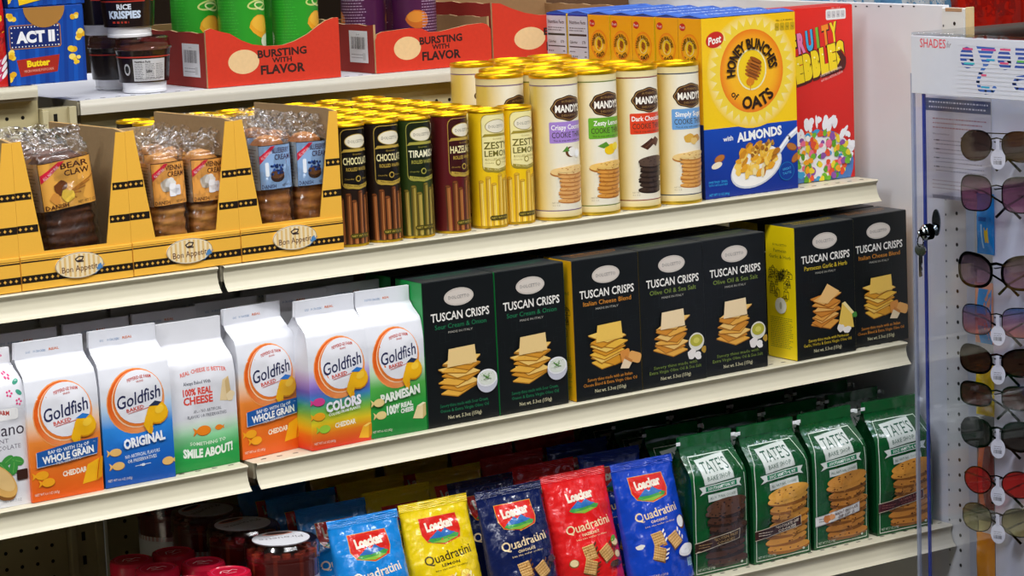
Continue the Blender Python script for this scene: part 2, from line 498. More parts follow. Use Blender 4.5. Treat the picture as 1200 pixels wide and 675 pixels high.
# top deck behind the pegboard
shelf(S1, .0, 1.25, 'white top shelf with a flat cream edge carrying the red chip trays', prof=FLAT, deck_col='#d9dae2', back=1.02, col='#cdc8ba')
zl = at(20, 102.5, 1, S1[0]-.004).z
S1L = (S1[0]-.004, zl, 0)
shelf(S1L, -1.216, at(44, 100, 1, S1[0]).x, 'cream top shelf edge at the far left behind the pastry boxes', prof=[(0, -.0165), (-.0005, -.001), (.001, .0005)], deck_col='#cfc8b4', back=.62, col='#c9c3ae')
# back panels with peg holes, one per bay
def pegboard(name, x0, x1, z0, z1, label, Y=BACK, col=BEIGE):
    b = MB(); b.box(x0, x1, Y-.012, Y, z0, z1, col, STEEL)
    x = x0+.03
    while x < x1-.01:
        z = z1-.031
        while z > z0+.01:
            vis = z > .28 or (z < -.12 and x < .15)
            if vis and z1-.2 < z or vis and z < -.12:
                A = Art(); A.ell(0, 0, 3, 3, '#0c0b09', n=10)
                b.art(A, lambda u, v, x=x, z=z: (x+u, Y-.012, z+v), STEEL, step=.0002)
            z -= .0254
        x += .0254
    o = b.build(name); return tag(o, label, 'panel')
pegboard('pegboard_panel', .012, 1.262, -.6, .449, 'beige pegboard back panel behind the wafer tubes and cereal boxes')
pegboard('pegboard_panel', -1.23, at(49, 140, 1, .51).x-.001, -.6, zl-.017, 'beige pegboard back panel behind the pastry boxes at far left')
# slotted upright between the bays
t = empty('shelf_upright', 'beige slotted steel upright between the two pegboard panels', 'post'); t.location = (-.008, BACK-.016, -.6)
b = MB(); xa, xb = at(49, 140, 1, .51).x, at(86, 140, 1, .51).x
b.box(xa, xb, .506, .53, -.6, at(60, 127, 1, .51).z, '#b9ae88', STEEL)
zz = -.55
while zz < .45:
    b.box((xa+xb)/2-.008, (xa+xb)/2-.002, .5052, .5062, zz, zz+.014, '#1b1a15', STEEL, b=.0002)
    zz += .0381
o = b.build('channel', t); o.location = -t.location
b = MB(); b.box(xa-.003, xa+.007, .4985, .506, -.6, at(60, 129, 1, .51).z, '#c3b993', STEEL); b.box(xb-.011, xb+.001, .498, .506, -.6, at(60, 126, 1, .51).z, '#c3b993', STEEL)
o = b.build('flange', t); o.location = -t.location
# base deck and kick plate below the frame
t = empty('base_deck', 'cream base deck and kick plate under the lowest shelf', 'base')
b = MB(); b.box(-1.22, 1.25, -.08, .55, -.75, -.7, CREAM, STEEL); b.box(-1.22, 1.25, -.05, .55, -.88, -.75, '#5d5a50', STEEL); b.build('deck', t)
t['kind'] = 'structure'; del t['label']; del t['category']
# end panel on the right
XE = 1.262
t = empty('end_panel', 'tall white end panel with a row of small holes, right of the shelves', 'panel'); t.location = (XE, .4, -.88)
b = MB()
ztop = at(1060, 5, 0, XE).z
yf = at(1105, 8, 0, XE).y
b.box(XE, XE+.014, yf, 1.03, -.88, ztop, WHITEP, STEEL)
for px in (1003, 1016, 1030, 1044, 1058, 1071):
    p = at(px, 7.5, 0, XE); A = Art(); A.ell(0, 0, 2.6, 1.3, '#3c3f48', n=10)
    b.art(A, lambda u, v, p=p: (XE, p.y-u, p.z+v), STEEL, step=.0003)
o = b.build('board', t); o.location = -t.location
b = MB()
y1 = at(1131, 8, 0, XE).y
b.box(XE-.003, XE+.016, y1, yf, -.88, ztop-.004, '#d3d3cf', STEEL)
z = ztop-.028
while z > -.8:
    A = Art(); A.ell(0, 0, 3, 3.2, '#17171a', n=10); b.art(A, lambda u, v, z=z: (XE-.003, (yf+y1)/2-.004-u, z+v), STEEL, step=.0003)
    A = Art(); A.ell(0, 0, 1.8, 2.2, '#55575f', n=8); b.art(A, lambda u, v, z=z: (XE-.003, yf-.004-u, z-.004+v), STEEL, step=.0003)
    z -= .0254
o = b.build('slotted_strip', t); o.location = -t.location
b = MB(); b.box(XE+.0, XE+.018, y1-.002, y1, .5, ztop-.002, '#d9bd8b', WOODY); b.box(XE-.0035, XE+.004, y1+.004, yf-.008, ztop-.0095, ztop-.0035, '#a98360', WOODY)
o = b.build('raw_edge', t, ); o.location = -t.location; o['label'] = 'bare tan board edge'

# ================================================================ product artwork helpers
def shade(c0, c1, y0, y1): return lambda x, y: mix(c0, c1, (y-y0)/(y1-y0))
def crackers(A, cx, cy, w, h, pal=('#f2b544', '#e0952b', '#f7cf77', '#c97d22'), top='#f6d79c', sq=True, seed=3):
    R = random.Random(seed); n = 9
    for i in range(n):
        y = cy-h*.36+h*.56*i/(n-1); r = R.uniform(-11, 11); ww = w*R.uniform(.84, 1.0); x = cx+R.uniform(-.05, .05)*w; k_ = R.uniform(-.22, .22)*w
        P = [rotp(p, x, y, r) for p in ((x-ww/2, y+R.uniform(-1, 1)), (x+k_, y-h*.15), (x+ww/2, y+R.uniform(-2, 2)), (x-k_*.6, y+h*.13))]
        A.poly([(p[0], p[1]-h*.02) for p in P], pal[3]); A.poly(P, pal[i % 3])
        for q in range(4): A.ell(x+R.uniform(-.3, .3)*ww, y+R.uniform(-.05, .05)*h, .7, .5, pal[3], n=6)
    if sq: A.poly([(cx-w*.33, cy+h*.08), (cx+w*.36, cy+h*.10), (cx+w*.33, cy+h*.46), (cx-w*.28, cy+h*.44)], top)
    else: A.poly([(cx-w*.3, cy+h*.12), (cx+w*.02, cy+h*.04), (cx+w*.4, cy+h*.28), (cx+w*.02, cy+h*.48)], top)
def cookie_stack(A, cx, cy, w, h, n, c, dk, top, chips=None, seed=1, texture=True):
    R = random.Random(seed); t = h/(n+1.2)
    for i in range(n):
        y = cy-h/2+t*(.6+i); x = cx+R.uniform(-.05, .05)*w; ww = w*R.uniform(.42, .48)
        A.ell(x, y-t*.18, ww, t*.62, dk, rot=R.uniform(-3, 3)); A.ell(x, y+t*.12, ww, t*.58, c if i < n-1 else top, rot=R.uniform(-3, 3))
        for k in range(5 if chips else 3):
            A.blob(x+R.uniform(-.8, .8)*ww, y-t*.2+R.uniform(-.15, .15)*t, R.uniform(.8, 1.9)*w/60, chips or dk, seed=R.random(), ry=R.uniform(.5, 1.1)*w/60, n=7)
    x = cx; y = cy+h/2-t*.75
    A.ell(x, y, w*.46, t*.85, top, rot=4)
    for k in range(14):
        a = R.uniform(0, 6.28); r = R.random()**.5*.85
        A.blob(x+math.cos(a)*w*.44*r, y+math.sin(a)*t*.75*r, R.uniform(.7, 1.7)*w/60, (chips or dk) if k % 2 else c, seed=k, n=6, ry=R.uniform(.5, 1)*w/60)
def fish(A, x, y, s, c, flip=1, dk=None, rot=0):
    P = []
    for k in range(20):
        t = 2*PI*k/20; r = 1
        P.append((s*math.cos(t)*1.0, s*.62*math.sin(t)))
    B = [rotp((x+p[0]*flip, y+p[1]), x, y, rot) for p in P]
    T = [rotp((x+q[0]*flip*s, y+q[1]*s), x, y, rot) for q in ((-.75, 0), (-1.5, .55), (-1.3, 0), (-1.5, -.55))]
    if dk: A.poly([(p[0]+.5, p[1]-.7) for p in B], dk); A.poly([(p[0]+.5, p[1]-.7) for p in T], dk)
    A.poly(T, c); A.poly(B, c)
def cheese(A, x, y, s, c='#f5b62c', c2='#ffd766', c3='#d98d18'):
    A.poly([(x-s, y-s*.8), (x+s*.5, y-s), (x+s*.6, y+s*.9), (x-s*.3, y+s*.6)], c)
    A.poly([(x+s*.5, y-s), (x+s, y-s*.6), (x+s, y+s*.8), (x+s*.6, y+s*.9)], c3)
    A.poly([(x-s*.3, y+s*.6), (x+s*.6, y+s*.9), (x+s, y+s*.8), (x+s*.1, y+s*.45)], c2)
def barcode(A, x0, y0, x1, y1, seed=0, c='#222222', vert=True):
    R = random.Random(seed); p = x0
    while p < x1:
        w = R.choice((.5, .8, 1.3)); A.rect(p, y0, min(p+w, x1), y1, c); p += w+R.choice((.6, .9, 1.4))
def shift(M_, dx=0, dy=0, dz=0): return lambda u, v: tuple(a+b for a, b in zip(M_(u, v), (dx, dy, dz)))
def carton_box(name, W, D, H, body, fronts=None, left=None, top=None, right=None, cols=None, m_=CARTON):
    """a folding carton: one mesh; origin at the middle of its footprint"""
    b = MB(); b.box(-W/2, W/2, -D/2, D/2, 0, H, body, m_, b=.0009, cols=cols)
    if fronts: b.art(fronts, lambda u, v: (u-W/2, -D/2, v), m_, clip=(0, 0, W*1000, H*1000))
    if left: b.art(left, lambda u, v: (-W/2, D/2-u, v), m_, clip=(0, 0, D*1000, H*1000))
    if top: b.art(top, lambda u, v: (u-W/2, -D/2+v, H), m_)
    return b
# ================================================================ black crisps boxes (third shelf)
TW, TD, TH = .1245, .072, .214
def tuscan(flav, acc, side, l1, l2, extra, sidebig=False):
    A = Art(); W, H = 124.5, 214
    R = random.Random(5)
    for k in range(12):      # faint dark townscape printed on the card
        x = R.uniform(5, 112); y = R.uniform(85, 125); A.frame(x, y, x+R.uniform(5, 12), y+R.uniform(5, 16), .5, '#1c2426')
    A.ell(63, 187, 25.5, 13, '#d9cfc4', n=36); A.ring(63, 187, 24, 11.7, .4, '#a89c90')
    A.text('DOLCETTO', 63, 187, 5.2, '#8f8a88', w=36)
    A.text('TUSCAN CRISPS', 64, 161, 12.5, '#f2eee6', w=101, bold=.018)
    A.text(flav, 64, 146.5, 7.2, acc, w=89 if len(flav) > 16 else 84, res=2)
    A.text('MADE IN ITALY', 63, 137, 3.4, '#b9b6aa', w=42)
    if extra == 'parm': crackers(A, 62, 82, 66, 74, ('#e8a247', '#d88a34', '#f0b764', '#b66a20'), top='#f4c27a', sq=False, seed=9)
    elif extra == 'ital': crackers(A, 62, 80, 72, 72, ('#f4bd42', '#e09a28', '#f9cf66', '#bd7a1c'), top='#f7c95c', seed=4)
    elif extra == 'sour': crackers(A, 60, 80, 74, 74, ('#f0b445', '#dc962c', '#f7cc70', '#b97a20'), top='#f1cf8c', seed=6)
    else: crackers(A, 58, 82, 68, 74, ('#efb048', '#d98e2d', '#f5c873', '#b9751f'), top='#f6dbad', seed=8)
    if extra == 'sour':
        A.ell(104, 56, 18, 17, '#c9c9d4'); A.ell(104, 61, 17.5, 13, '#eeeeee'); A.ell(104, 61, 15, 10.5, '#dfe3d6')
        for k in range(10): A.line([(104, 61), (104+R.uniform(-7, 7), 61+R.uniform(-2, 8))], .9, '#5f9440')
        for k in range(12): A.ell(104+R.uniform(-12, 12), 61+R.uniform(-8, 8), .6, .6, '#7c9a60', n=6)
    elif extra == 'ital':
        A.rrect(84, 48, 102, 68, 3, '#dc9040', rot=12); A.rrect(98, 46, 122, 62, 5, '#e8a85c', rot=-20); A.poly([(82, 40), (98, 38), (104, 46), (90, 54)], '#f0d8b4'); A.poly([(90, 54), (104, 46), (105, 50), (92, 58)], '#c9803c')
    elif extra == 'olive':
        A.ell(106, 60, 15, 14, '#e6e2d4'); A.ell(106, 62, 12.5, 9.5, '#b9b23a'); A.ell(106, 62, 6, 4.5, '#d7cf62')
        A.blob(96, 42, 8, '#efe8e2', seed=2); A.blob(108, 38, 7, '#f4efe9', seed=5, ry=6); A.blob(120, 46, 5, '#b89030', seed=6)
    else:
        A.poly([(84, 42), (94, 82), (114, 66), (118, 40)], '#f1c95a'); A.poly([(94, 82), (100, 84), (119, 64), (114, 62)], '#f8e3a0'); A.blob(90, 42, 7, '#efe6dc', seed=7); A.blob(103, 38, 8, '#f6efe6', seed=8, ry=6); A.blob(120, 60, 5, '#4c8f3c', seed=3)
    A.text(l1, 64, 30, 5.2, acc, w=84, res=1); A.text(l2, 64, 22.5, 5.2, acc, w=100 if len(l2) > 30 else 84, res=1)
    A.text('Net wt. 5.3oz (150g)', 64, 12, 5.6, '#cfc9a4', w=58, res=1, bold=.01)
    S = Art(); D = 72
    S.text('DOLCETTO', D/2, 184, 3.5, '#33331c', w=34, res=1); n1 = flav.split(' & ')[0].rsplit(' ', 1)
    S.text(flav.split(' ')[0], D/2, 175, 6, '#5c5a22', res=1); S.text(' '.join(flav.split(' ')[1:]), D/2, 165, 6, '#5c5a22', w=min(54, 5*len(flav)), res=1)
    for k in range(26):
        x = R.uniform(6, 52); y = R.uniform(92, 138); w = R.uniform(6, 13); h = R.uniform(4, 12)
        S.frame(x, y, x+w, y+h, .8, '#2b2b16'); S.line([(x, y+h), (x+w/2, y+h+4), (x+w, y+h)], .8, '#2b2b16'); S.rect(x+w*.3, y+h*.2, x+w*.5, y+h*.6, '#2b2b16')
    S.ell(D/2, 86, 14, 13, '#e9e4cf'); S.ell(D/2, 86, 3, 6, '#b5ae90')
    S.lines(8, 64, 66, 18, 17, '#8a8326', h=1.1, seed=4)
    T = Art(); T.text('TUSCAN CRISPS  '+flav, 63, 44, 7.5, acc, w=96, res=1); T.lines(20, 108, 32, 26, 2, acc, h=1.2)
    b = carton_box('crisps_box', TW, TD, TH, '#0b1012', A, S, T, cols={'x-': side, 'z+': '#1e2224', 'x+': side})
    # top closing flap
    b.box(-TW/2+.001, TW/2-.001, -TD/2+.0005, TD/2-.004, TH, TH+.0007, '#2a2e30', CARTON, b=.0002)
    b2 = Art()
    b.art(T, lambda u, v: (u-TW/2, -TD/2+v, TH+.0007), CARTON)
    o = b.build('crisps_box'); tag(o, 'x', 'box'); return o
SC_ = tuscan('Sour Cream & Onion', '#1f7f52', '#0b8f3f', 'Savory thins made with Sour Cream,', 'Onion & Extra Virgin Olive Oil', 'sour')
IC_ = tuscan('Italian Cheese Blend', '#e0912f', '#e3a50e', 'Savory thins made with an Italian', 'Cheese Blend & Extra Virgin Olive Oil', 'ital')
OL_ = tuscan('Olive Oil & Sea Salt', '#7f9440', '#3c4220', 'Savory thins made with', 'Extra Virgin Olive Oil & Sea Salt', 'olive')
PG_ = tuscan('Parmesan Garlic & Herb', '#e6c832', '#f2d50a', 'Savory thins made with Parmesan', 'Garlic, Herbs & Extra Virgin Olive Oil', 'parm')
def tus(src, xc, yf, label, rz=0, group=None):
    return put(src, label, (xc, yf+TD/2, sz(S3, xc)+.0006), rz, group=group, ry=-S3[2])
g = None
XS = [(SC_, ax(584, 480, .012)-TW/2+.0022, .012, 'black crisps box with green side showing, beside the green parmesan bag'),
      (SC_, ax(584, 480, .012)+TW/2+.0032, .012, 'black crisps box of sour cream flavour, touching the orange-sided box on its right'),
      (IC_, ax(675.5, 466, .008)+TW/2, .008, 'black crisps box with orange flavour name and thin orange side strip, third from the left'),
      (OL_, ax(675.5, 466, .008)+TW*1.5+.0008, .009, 'black crisps box of olive oil flavour standing directly right of the orange-lettered box'),
      (OL_, ax(675.5, 466, .008)+TW*2.5+.0016, .012, 'black crisps box of olive oil flavour with a gap on its right'),
      (PG_, ax(934.5, 425, .006)+TW/2, .006, 'black crisps box with bright yellow side panel'),
      (IC_, ax(934.5, 425, .006)+TW*1.5+.001, .019, 'rightmost black crisps box, partly behind the hanging key')]
for s_, x, y, l in XS: tus(s_, x, y, l)
rows = [(SC_, XS[0][1]), (SC_, XS[1][1]), (IC_, XS[2][1]+.001), (OL_, XS[3][1]), (OL_, XS[4][1]), (PG_, XS[5][1]), (IC_, XS[6][1])]
for k, (s_, x) in enumerate(rows):
    tus(s_, x, .022+TD+.003, 'black crisps box in the dark second row, behind a front box', group='second row of crisps boxes')

# ================================================================ round tubes
def cyl_surf(r, z0=0, cx=0, cy=0):
    def f(u, v):   # u = 0 faces -Y; u runs to +X
        a = -PI/2+u/r; return (cx+r*math.cos(a), cy+r*math.sin(a), z0+v)
    return f
def tin_lid(r, z, h=.006, name='lid'):
    b = MB(); b.lathe([(r+.0006, z-h), (r+.001, z-h*.6), (r+.0006, z-.0012), (r-.0002, z), (r-.0012, z), (r-.0022, z-.0025), (r-.006, z-.003), (r-.010, z-.0022), (0, z-.0022)], '#e6b40c', GOLD, n=40); return b
def mandy(flav1, col, cl, dk, accent, food):
    r, H = .0365, .2205
    t = empty('cookie_tube', 'x', 'tube')
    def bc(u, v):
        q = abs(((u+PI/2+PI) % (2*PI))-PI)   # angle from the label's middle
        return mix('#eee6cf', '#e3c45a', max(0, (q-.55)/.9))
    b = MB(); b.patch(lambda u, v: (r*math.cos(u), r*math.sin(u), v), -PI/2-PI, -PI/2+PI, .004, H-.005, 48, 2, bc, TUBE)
    A = Art()
    A.rect(-113, 203, 113, 204.6, dk); A.rect(-113, 14, 113, 15.6, dk)
    for i in range(0, 1): pass
    A.rect(-113, 205, 113, 219, shade('#e9d9a4', '#e6cf86', 205, 219)); A.rect(-113, 4, 113, 14, shade('#e6cf86', '#ecdcae', 4, 14))
    # brown scalloped plaque
    P = []
    for k in range(48):
        a = 2*PI*k/48; q = 1+.035*math.cos(8*a); P.append((2+29.5*q*math.cos(a)*(1 if abs(math.cos(a)) < .8 else 1.0), 169+19*q*math.sin(a)))
    A.poly(P, '#3a2114'); A.poly([(2+(p[0]-2)*.93, 169+(p[1]-169)*.9) for p in P], '#b28a4a'); A.poly([(2+(p[0]-2)*.9, 169+(p[1]-169)*.86) for p in P], '#3f2417')
    A.text('AUTHENTIC', 2, 179.5, 3.4, '#b08c50', w=26, res=1); A.text("MANDY'S", 2, 169, 11, '#f7f1e4', w=46, bold=.035); A.text('DELICIOUS', 2, 158.5, 3.2, '#b08c50', w=26, res=1)
    A.rrect(-31, 117, 34, 149, 2, col)
    A.text(flav1, 1, 141, 7.6, '#fbf7ee', w=min(58, 4.4*len(flav1)), bold=.02, res=2); A.text('COOKIE THINS', 1, 129.5, 9, '#3f3426', w=56, res=2, bold=.005)
    A.text('Thin & crisp with a unique twist', 1, 121, 3, '#3f3426', w=52, res=1)
    R = random.Random(len(flav1))
    if food == 'coco':
        A.ell(2, 103, 9, 8, '#6d4220'); A.ell(5, 103, 7.5, 7, '#f4efe6'); A.ell(16, 100, 7, 7, '#f6f2ea'); A.ell(16, 100, 5, 5, '#ffffff'); A.poly([(-12, 104), (-4, 112), (0, 104)], '#578b35')
    elif food == 'lemon':
        A.ell(4, 100, 11, 8, '#f2c70e', rot=15); A.poly([(-18, 106), (-4, 112), (2, 106), (-8, 102)], '#5c9130'); A.ell(15, 104, 7, 6, '#f8dc3c')
    elif food == 'choc':
        A.poly([(-16, 98), (4, 110), (14, 104), (-4, 92)], '#4a2a1a'); A.poly([(2, 104), (14, 96), (22, 106), (12, 112)], '#5e3824'); A.line([(-8, 96), (6, 105)], .8, '#81563c')
    else:
        A.blob(-4, 103, 9, '#d9a844', seed=2, ry=7); A.blob(12, 102, 9, '#c88f33', seed=3, ry=6); A.blob(6, 98, 7, '#e6bf6e', seed=4, ry=6)
    st = {'coco': ('#dfa561', '#bd7a3c', '#efcb88'), 'lemon': ('#d9953f', '#b06c25', '#eec36a'), 'choc': ('#3f2f26', '#271b15', '#5a463a'), 'sug': ('#dfa050', '#b97632', '#ecca84')}[food]
    if food != 'choc': A.ell(-9, 72, 23, 7, st[1]); A.ell(-9, 74, 22.5, 6.5, st[2])
    cookie_stack(A, 3, 54, 50, 56, 8 if food != 'choc' else 6, st[0], st[1], st[2], seed=3)
    A.text('NET WT', -24, 27, 2.4, '#b3a588', w=12, res=1); A.text('4.6 OZ', -24, 23, 2.4, '#b3a588', w=12, res=1)
    b.art(A, cyl_surf(r), TUBE, L=.0045, ky=.25)
    b.build('body', t)
    l = tin_lid(r, H); l.build('lid', t)['label'] = 'gold rimmed lid'
    b = MB(); b.lathe([(0, .0008), (r-.004, .0008), (r-.002, 0), (r+.0004, 0), (r+.0008, .002), (r+.0004, .005)], '#e2bc3a', GOLD, n=40); b.build('base_rim', t)
    return t
M_CO = mandy('Crispy Coconut', '#a783cf', 0, '#7b5a80', 0, 'coco')
M_LE = mandy('Zesty Lemon', '#6bae2c', 0, '#6a7a2c', 0, 'lemon')
M_CH = mandy('Dark Chocolate', '#e2411f', 0, '#8b3a2c', 0, 'choc')
M_SU = mandy('Simply Sugar', '#6ea3d8', 0, '#3a3f52', 0, 'sug')
def tubeput(src, xl, xr, ybase, yc, r, label, group=None, rz=0):
    xc = (at(xl, ybase, 1, yc).x+at(xr, ybase, 1, yc).x)/2
    put(src, label, (xc, yc, sz(S2, xc)+.0005), rz, group=group); return xc
mr = .0365; MY = .105
X_m = []
for s_, xl, xr, rz, l in ((M_CO, 622, 677, 0, 'tall cream cookie tube with a purple flavour label, Crispy Coconut'), (M_LE, 676, 722, 0, 'tall cream cookie tube with a green flavour label and lemon'),
                      (M_CH, 722, 772, 0, 'tall cream cookie tube with a red flavour label and dark cookies'), (M_SU, 771, 820, 0, 'tall cream cookie tube with a light blue label, beside the cereal box')):
    if not X_m: xl += 4; xr += 4
    X_m.append(tubeput(s_, xl, xr, 245, MY, mr, l, rz=rz))
R2 = random.Random(6)
def back_tubes(src_list, xs, y0, dy, n, z, label, group, jit=.003, seed=1, skip=()):
    R = random.Random(seed)
    for j in range(1, n+1):
        for i, x in enumerate(xs):
            if (i, j) in skip: continue
            xx = x+(.5*0)*dy+R.uniform(-jit, jit)*.4; yy = y0+dy*j+R.uniform(-jit, jit)*.3
            s_ = src_list[i % len(src_list)]
            put(s_, label, (xx, yy, sz(S2, xx)+.0005), R.uniform(-.5, .5), group=group)
# the tube half hidden behind the purple one

MAND = [(x, MY) for x in X_m]
for j, xs in ((1, .5545), (2, .612), (3, .690), (4, .655), (5, .69)):
    x = xs; k = 0
    while x < X_m[3]+.002:
        y = MY+.0765*j-(.0 if j < 4 else .002)
        if y+mr < BACK-.014:
            put([M_CO, M_LE, M_CH, M_SU][min(3, k)], 'tall cream cookie tube with gold lid in the rows behind the front four', (x, y, sz(S2, x)+.0005), R2.uniform(-.4, .4), group='rear rows of cream cookie tubes'); MAND.append((x, y))
        x += .0757; k += 1

def wafer(name1, name2, body, panel, gold, tx, stick, sdk, narrow=False):
    r, H = .0268, .1765
    t = empty('wafer_tube', 'x', 'tube')
    b = MB(); b.patch(lambda u, v: (r*math.cos(u), r*math.sin(u), v), -PI/2-PI, -PI/2+PI, .003, H-.004, 40, 2, body, TUBE)
    A = Art()
    A.rrect(-25, 84, 25, 170, 9, gold); A.rrect(-24, 85, 24, 169, 8.5, panel)
    A.ell(0, 152, 19, 10.5, gold); A.ell(0, 152, 18, 9.5, '#e8dfc6'); A.text('DOLCETTO', 0, 152, 4.6, '#77735e', w=27, res=1)
    A.poly([(-20, 141), (20, 141), (24, 136), (17, 137), (-17, 137), (-24, 136)], gold)
    A.text('Gourmet', 0, 133.5, 2.6, gold, w=16, res=1)
    A.text(name1, 0, 124, 10.5, tx, w=44, bold=.02, res=2)
    if name2: A.text(name2, 0, 112, 9 if name2 == 'LEMON' else 5.2, tx if name2 == 'LEMON' else gold, w=42 if name2 == 'LEMON' else 36, bold=.02, res=2)
    if name2 == 'LEMON': A.text('ROLLED WAFERS', 0, 103, 3.6, gold, w=40, res=1)
    A.ell(0, 98, 4.5, 4.5, gold); A.ell(0, 98, 3, 3, panel); A.text('Crunchy', -14, 98, 2.2, gold, w=14, res=1); A.text('Delicious', 14, 98, 2.2, gold, w=14, res=1)
    A.poly([(-22, 92), (0, 88.5), (22, 92), (22, 86), (0, 82.5), (-22, 86)], gold); A.text('Bake Classique Cocoa', 0, 87.5, 2.4, panel, w=34, res=1, wave=.007)
    R = random.Random(3)
    for k, x in enumerate((-27, -17, -8, 2, 11, 20, 29)):
        ht = (70, 76, 66, 79, 72, 75, 68)[k]; w = 8.2; lean = R.uniform(-2, 2)
        A.poly([(x-w/2, 4), (x+w/2, 4), (x+w/2+lean, ht), (x-w/2+lean, ht)], stick[k % 2]); A.poly([(x-w/2, 4), (x-w/5, 4), (x-w/5+lean, ht), (x-w/2+lean, ht)], sdk)
        A.line([(x+w*.18, 4), (x+w*.18+lean, ht)], 1, stick[2]); A.ell(x+lean, ht, w/2, 2.2, sdk); A.ell(x+lean, ht, w/2.6, 1.4, stick[1])
    A.rrect(-16, 12, 18, 19, 3, '#4c4212'); A.text('NET WT 3 OZ', 1, 15.5, 2.8, '#c9b24a', w=30, res=1)
    b.art(A, cyl_surf(r), TUBE, L=.0038, ky=.25); b.build('body', t)
    tin_lid(r, H, .004).build('lid', t)['label'] = 'gold rimmed lid'
    b = MB(); b.lathe([(0, .0008), (r-.004, .0008), (r-.002, 0), (r+.0004, 0), (r+.0006, .0015), (r+.0003, .0035)], '#d8ae2c', GOLD, n=36); b.build('base_rim', t)
    return t
W_CH = wafer('CHOCOLATE', 'ROLLED WAFERS', '#20130c', '#120d09', '#b99a3e', '#efe3a6', ('#96562a', '#7c431e', '#bd7c46'), '#4a2611')
W_TI = wafer('TIRAMISU', 'ROLLED WAFERS', '#2c3d14', '#17200d', '#a8a043', '#f2edc8', ('#a0893a', '#857026', '#c6b25c'), '#54491a')
W_HA = wafer('HAZELNUT', 'ROLLED WAFERS', '#5a1519', '#3a0f10', '#b99a3e', '#efe3a6', ('#9c5c2c', '#7f4520', '#c2834a'), '#542c14')
W_LE = wafer('ZESTY', 'LEMON', '#f0c413', '#efe3a0', '#9c8a30', '#6c6420', ('#ecc648', '#dcae30', '#f7e28c'), '#c0922a')
wr = .0268; WY = .108
WX = []
for s_, xl, xr, rz, l in ((W_CH, 393, 433, .1, 'dark chocolate wafer tube touching the right pastry display box'), (W_CH, 430, 470, .05, 'dark chocolate wafer tube beside the green tiramisu tube'),
                      (W_TI, 468, 508, .02, 'dark green tiramisu wafer tube'), (W_HA, 509, 553, .28, 'dark red hazelnut wafer tube'),
                      (W_LE, 555, 598, .05, 'yellow lemon wafer tube with the whole label showing, beside the dark red tube'), (W_LE, 588, 627, .1, 'yellow lemon wafer tube, the narrower showing one beside the purple-labelled cookie tube')):
    yy = WY+(.004 if xl == 588 else 0)
    if xl == 393: xl, xr = 390, 430
    if xl == 588: xl, xr = 588, 625.5
    if xl == 555: xl, xr = 553, 596
    WX.append(tubeput(s_, xl, xr, 270, yy, wr, l, rz=rz))
rx = [WX[0]-.0565*k for k in (3, 2, 1)]+WX[:5]
R_ = random.Random(11)
for j in range(1, 7):
    for i, x in enumerate(rx+[WX[5]-.002]):
        if i < 3 and j < 5: continue
        if i == 8: continue
        s_ = [W_CH, W_CH, W_CH, W_CH, W_CH, W_TI, W_HA, W_LE, W_LE][i]
        xx = x+(-.002 if i == 4 else 0)+R_.uniform(-.0003, .0003); yy = WY+.0565*j+R_.uniform(0, .0003)
        if i == 3: xx -= .001
        if any(math.hypot(xx-a, yy-c) < .0668 for a, c in MAND): continue
        put(s_, 'gold-lidded wafer tube in the rows behind the front wafer tubes', (xx, yy, sz(S2, xx)+.0005), R_.uniform(-.3, .3), group='rear rows of wafer tubes')

# ================================================================ cereal boxes
def hob_logo(A, cx, cy, r, big=True):
    P = []
    for k in range(64):
        a = 2*PI*k/64; q = (1.34 if k % 2 else 1.12)*r; P.append((cx+q*math.cos(a), cy+q*math.sin(a)))
    if big: A.ell(cx, cy, r*1.42, r*1.42, lambda x, y: mix('#f7e9a8', '#f6c91c', (math.hypot(x-cx, y-cy)/r-1.1)/.32), n=40, rings=5)
    if big: A.poly(P, '#f4d23a')
    A.ell(cx, cy, r, r*1.03, lambda x, y: mix('#fbb81e', '#ee7d13', (math.hypot(x-cx, y-cy)/r-.72)/.28), n=44, rings=6)
    A.ell(cx, cy+r*.04, r*.47, r*.52, '#f3e9b8'); A.ell(cx, cy+r*.04, r*.43, r*.48, '#f5cd1c')
    # wooden honey dipper
    for k in range(6):
        t = k/5; A.ell(cx-r*.02+t*r*.14, cy-r*.14+t*r*.40, r*(.19+.07*math.sin(PI*(t*.8+.15))), r*.052, '#9c5314' if k % 2 else '#b96a20', rot=-25)
        A.line([(cx-r*.13+t*r*.12, cy-r*.10+t*r*.36), (cx+r*.13+t*r*.1, cy-r*.2+t*r*.36)], r*.018, '#5b2d0a')
    A.ell(cx-r*.06, cy-r*.26, r*.13, r*.10, '#d98318'); A.line([(cx-r*.06, cy-r*.3), (cx-r*.06, cy-r*.46)], r*.025, '#e8951c')
    rs = 3 if big else 1
    A.text('HONEY BUNCHES', cx, cy, r*.27, '#2a1608', w=r*2.2, arc=(r*.68, 96), bold=.035, res=rs)
    A.text('of', cx, cy, r*.18, '#2a1608', arc=(-r*.78, 226), bold=.02, res=rs)
    A.text('OATS', cx, cy, r*.30, '#2a1608', w=r*.98, arc=(-r*.78, 282), bold=.035, res=rs)
HW, HD, HH = .190, .0585, .284
A = Art()
A.rect(0, 110, 190, 284, shade('#f8cb10', '#f6c313', 110, 284)); A.rect(0, 0, 190, 110, shade('#0a2a86', '#0b45ae', 0, 110))
hob_logo(A, 99, 196, 64)
A.ell(26, 250, 18, 12.5, '#c9271c', rot=12); A.text('Post', 26, 250, 12, '#fbf3e6', w=26, bold=.03, rot=8, shear=.2)
for k in range(4): A.rrect(148+k*10.5, 256, 157+k*10.5, 268, 2, '#c9a413'); A.text('0g', 152.5+k*10.5, 262, 3.2, '#4a3a08', res=1)
A.text('PER 1 CUP SERVING', 168, 272, 2.8, '#4a3a08', w=34, res=1)
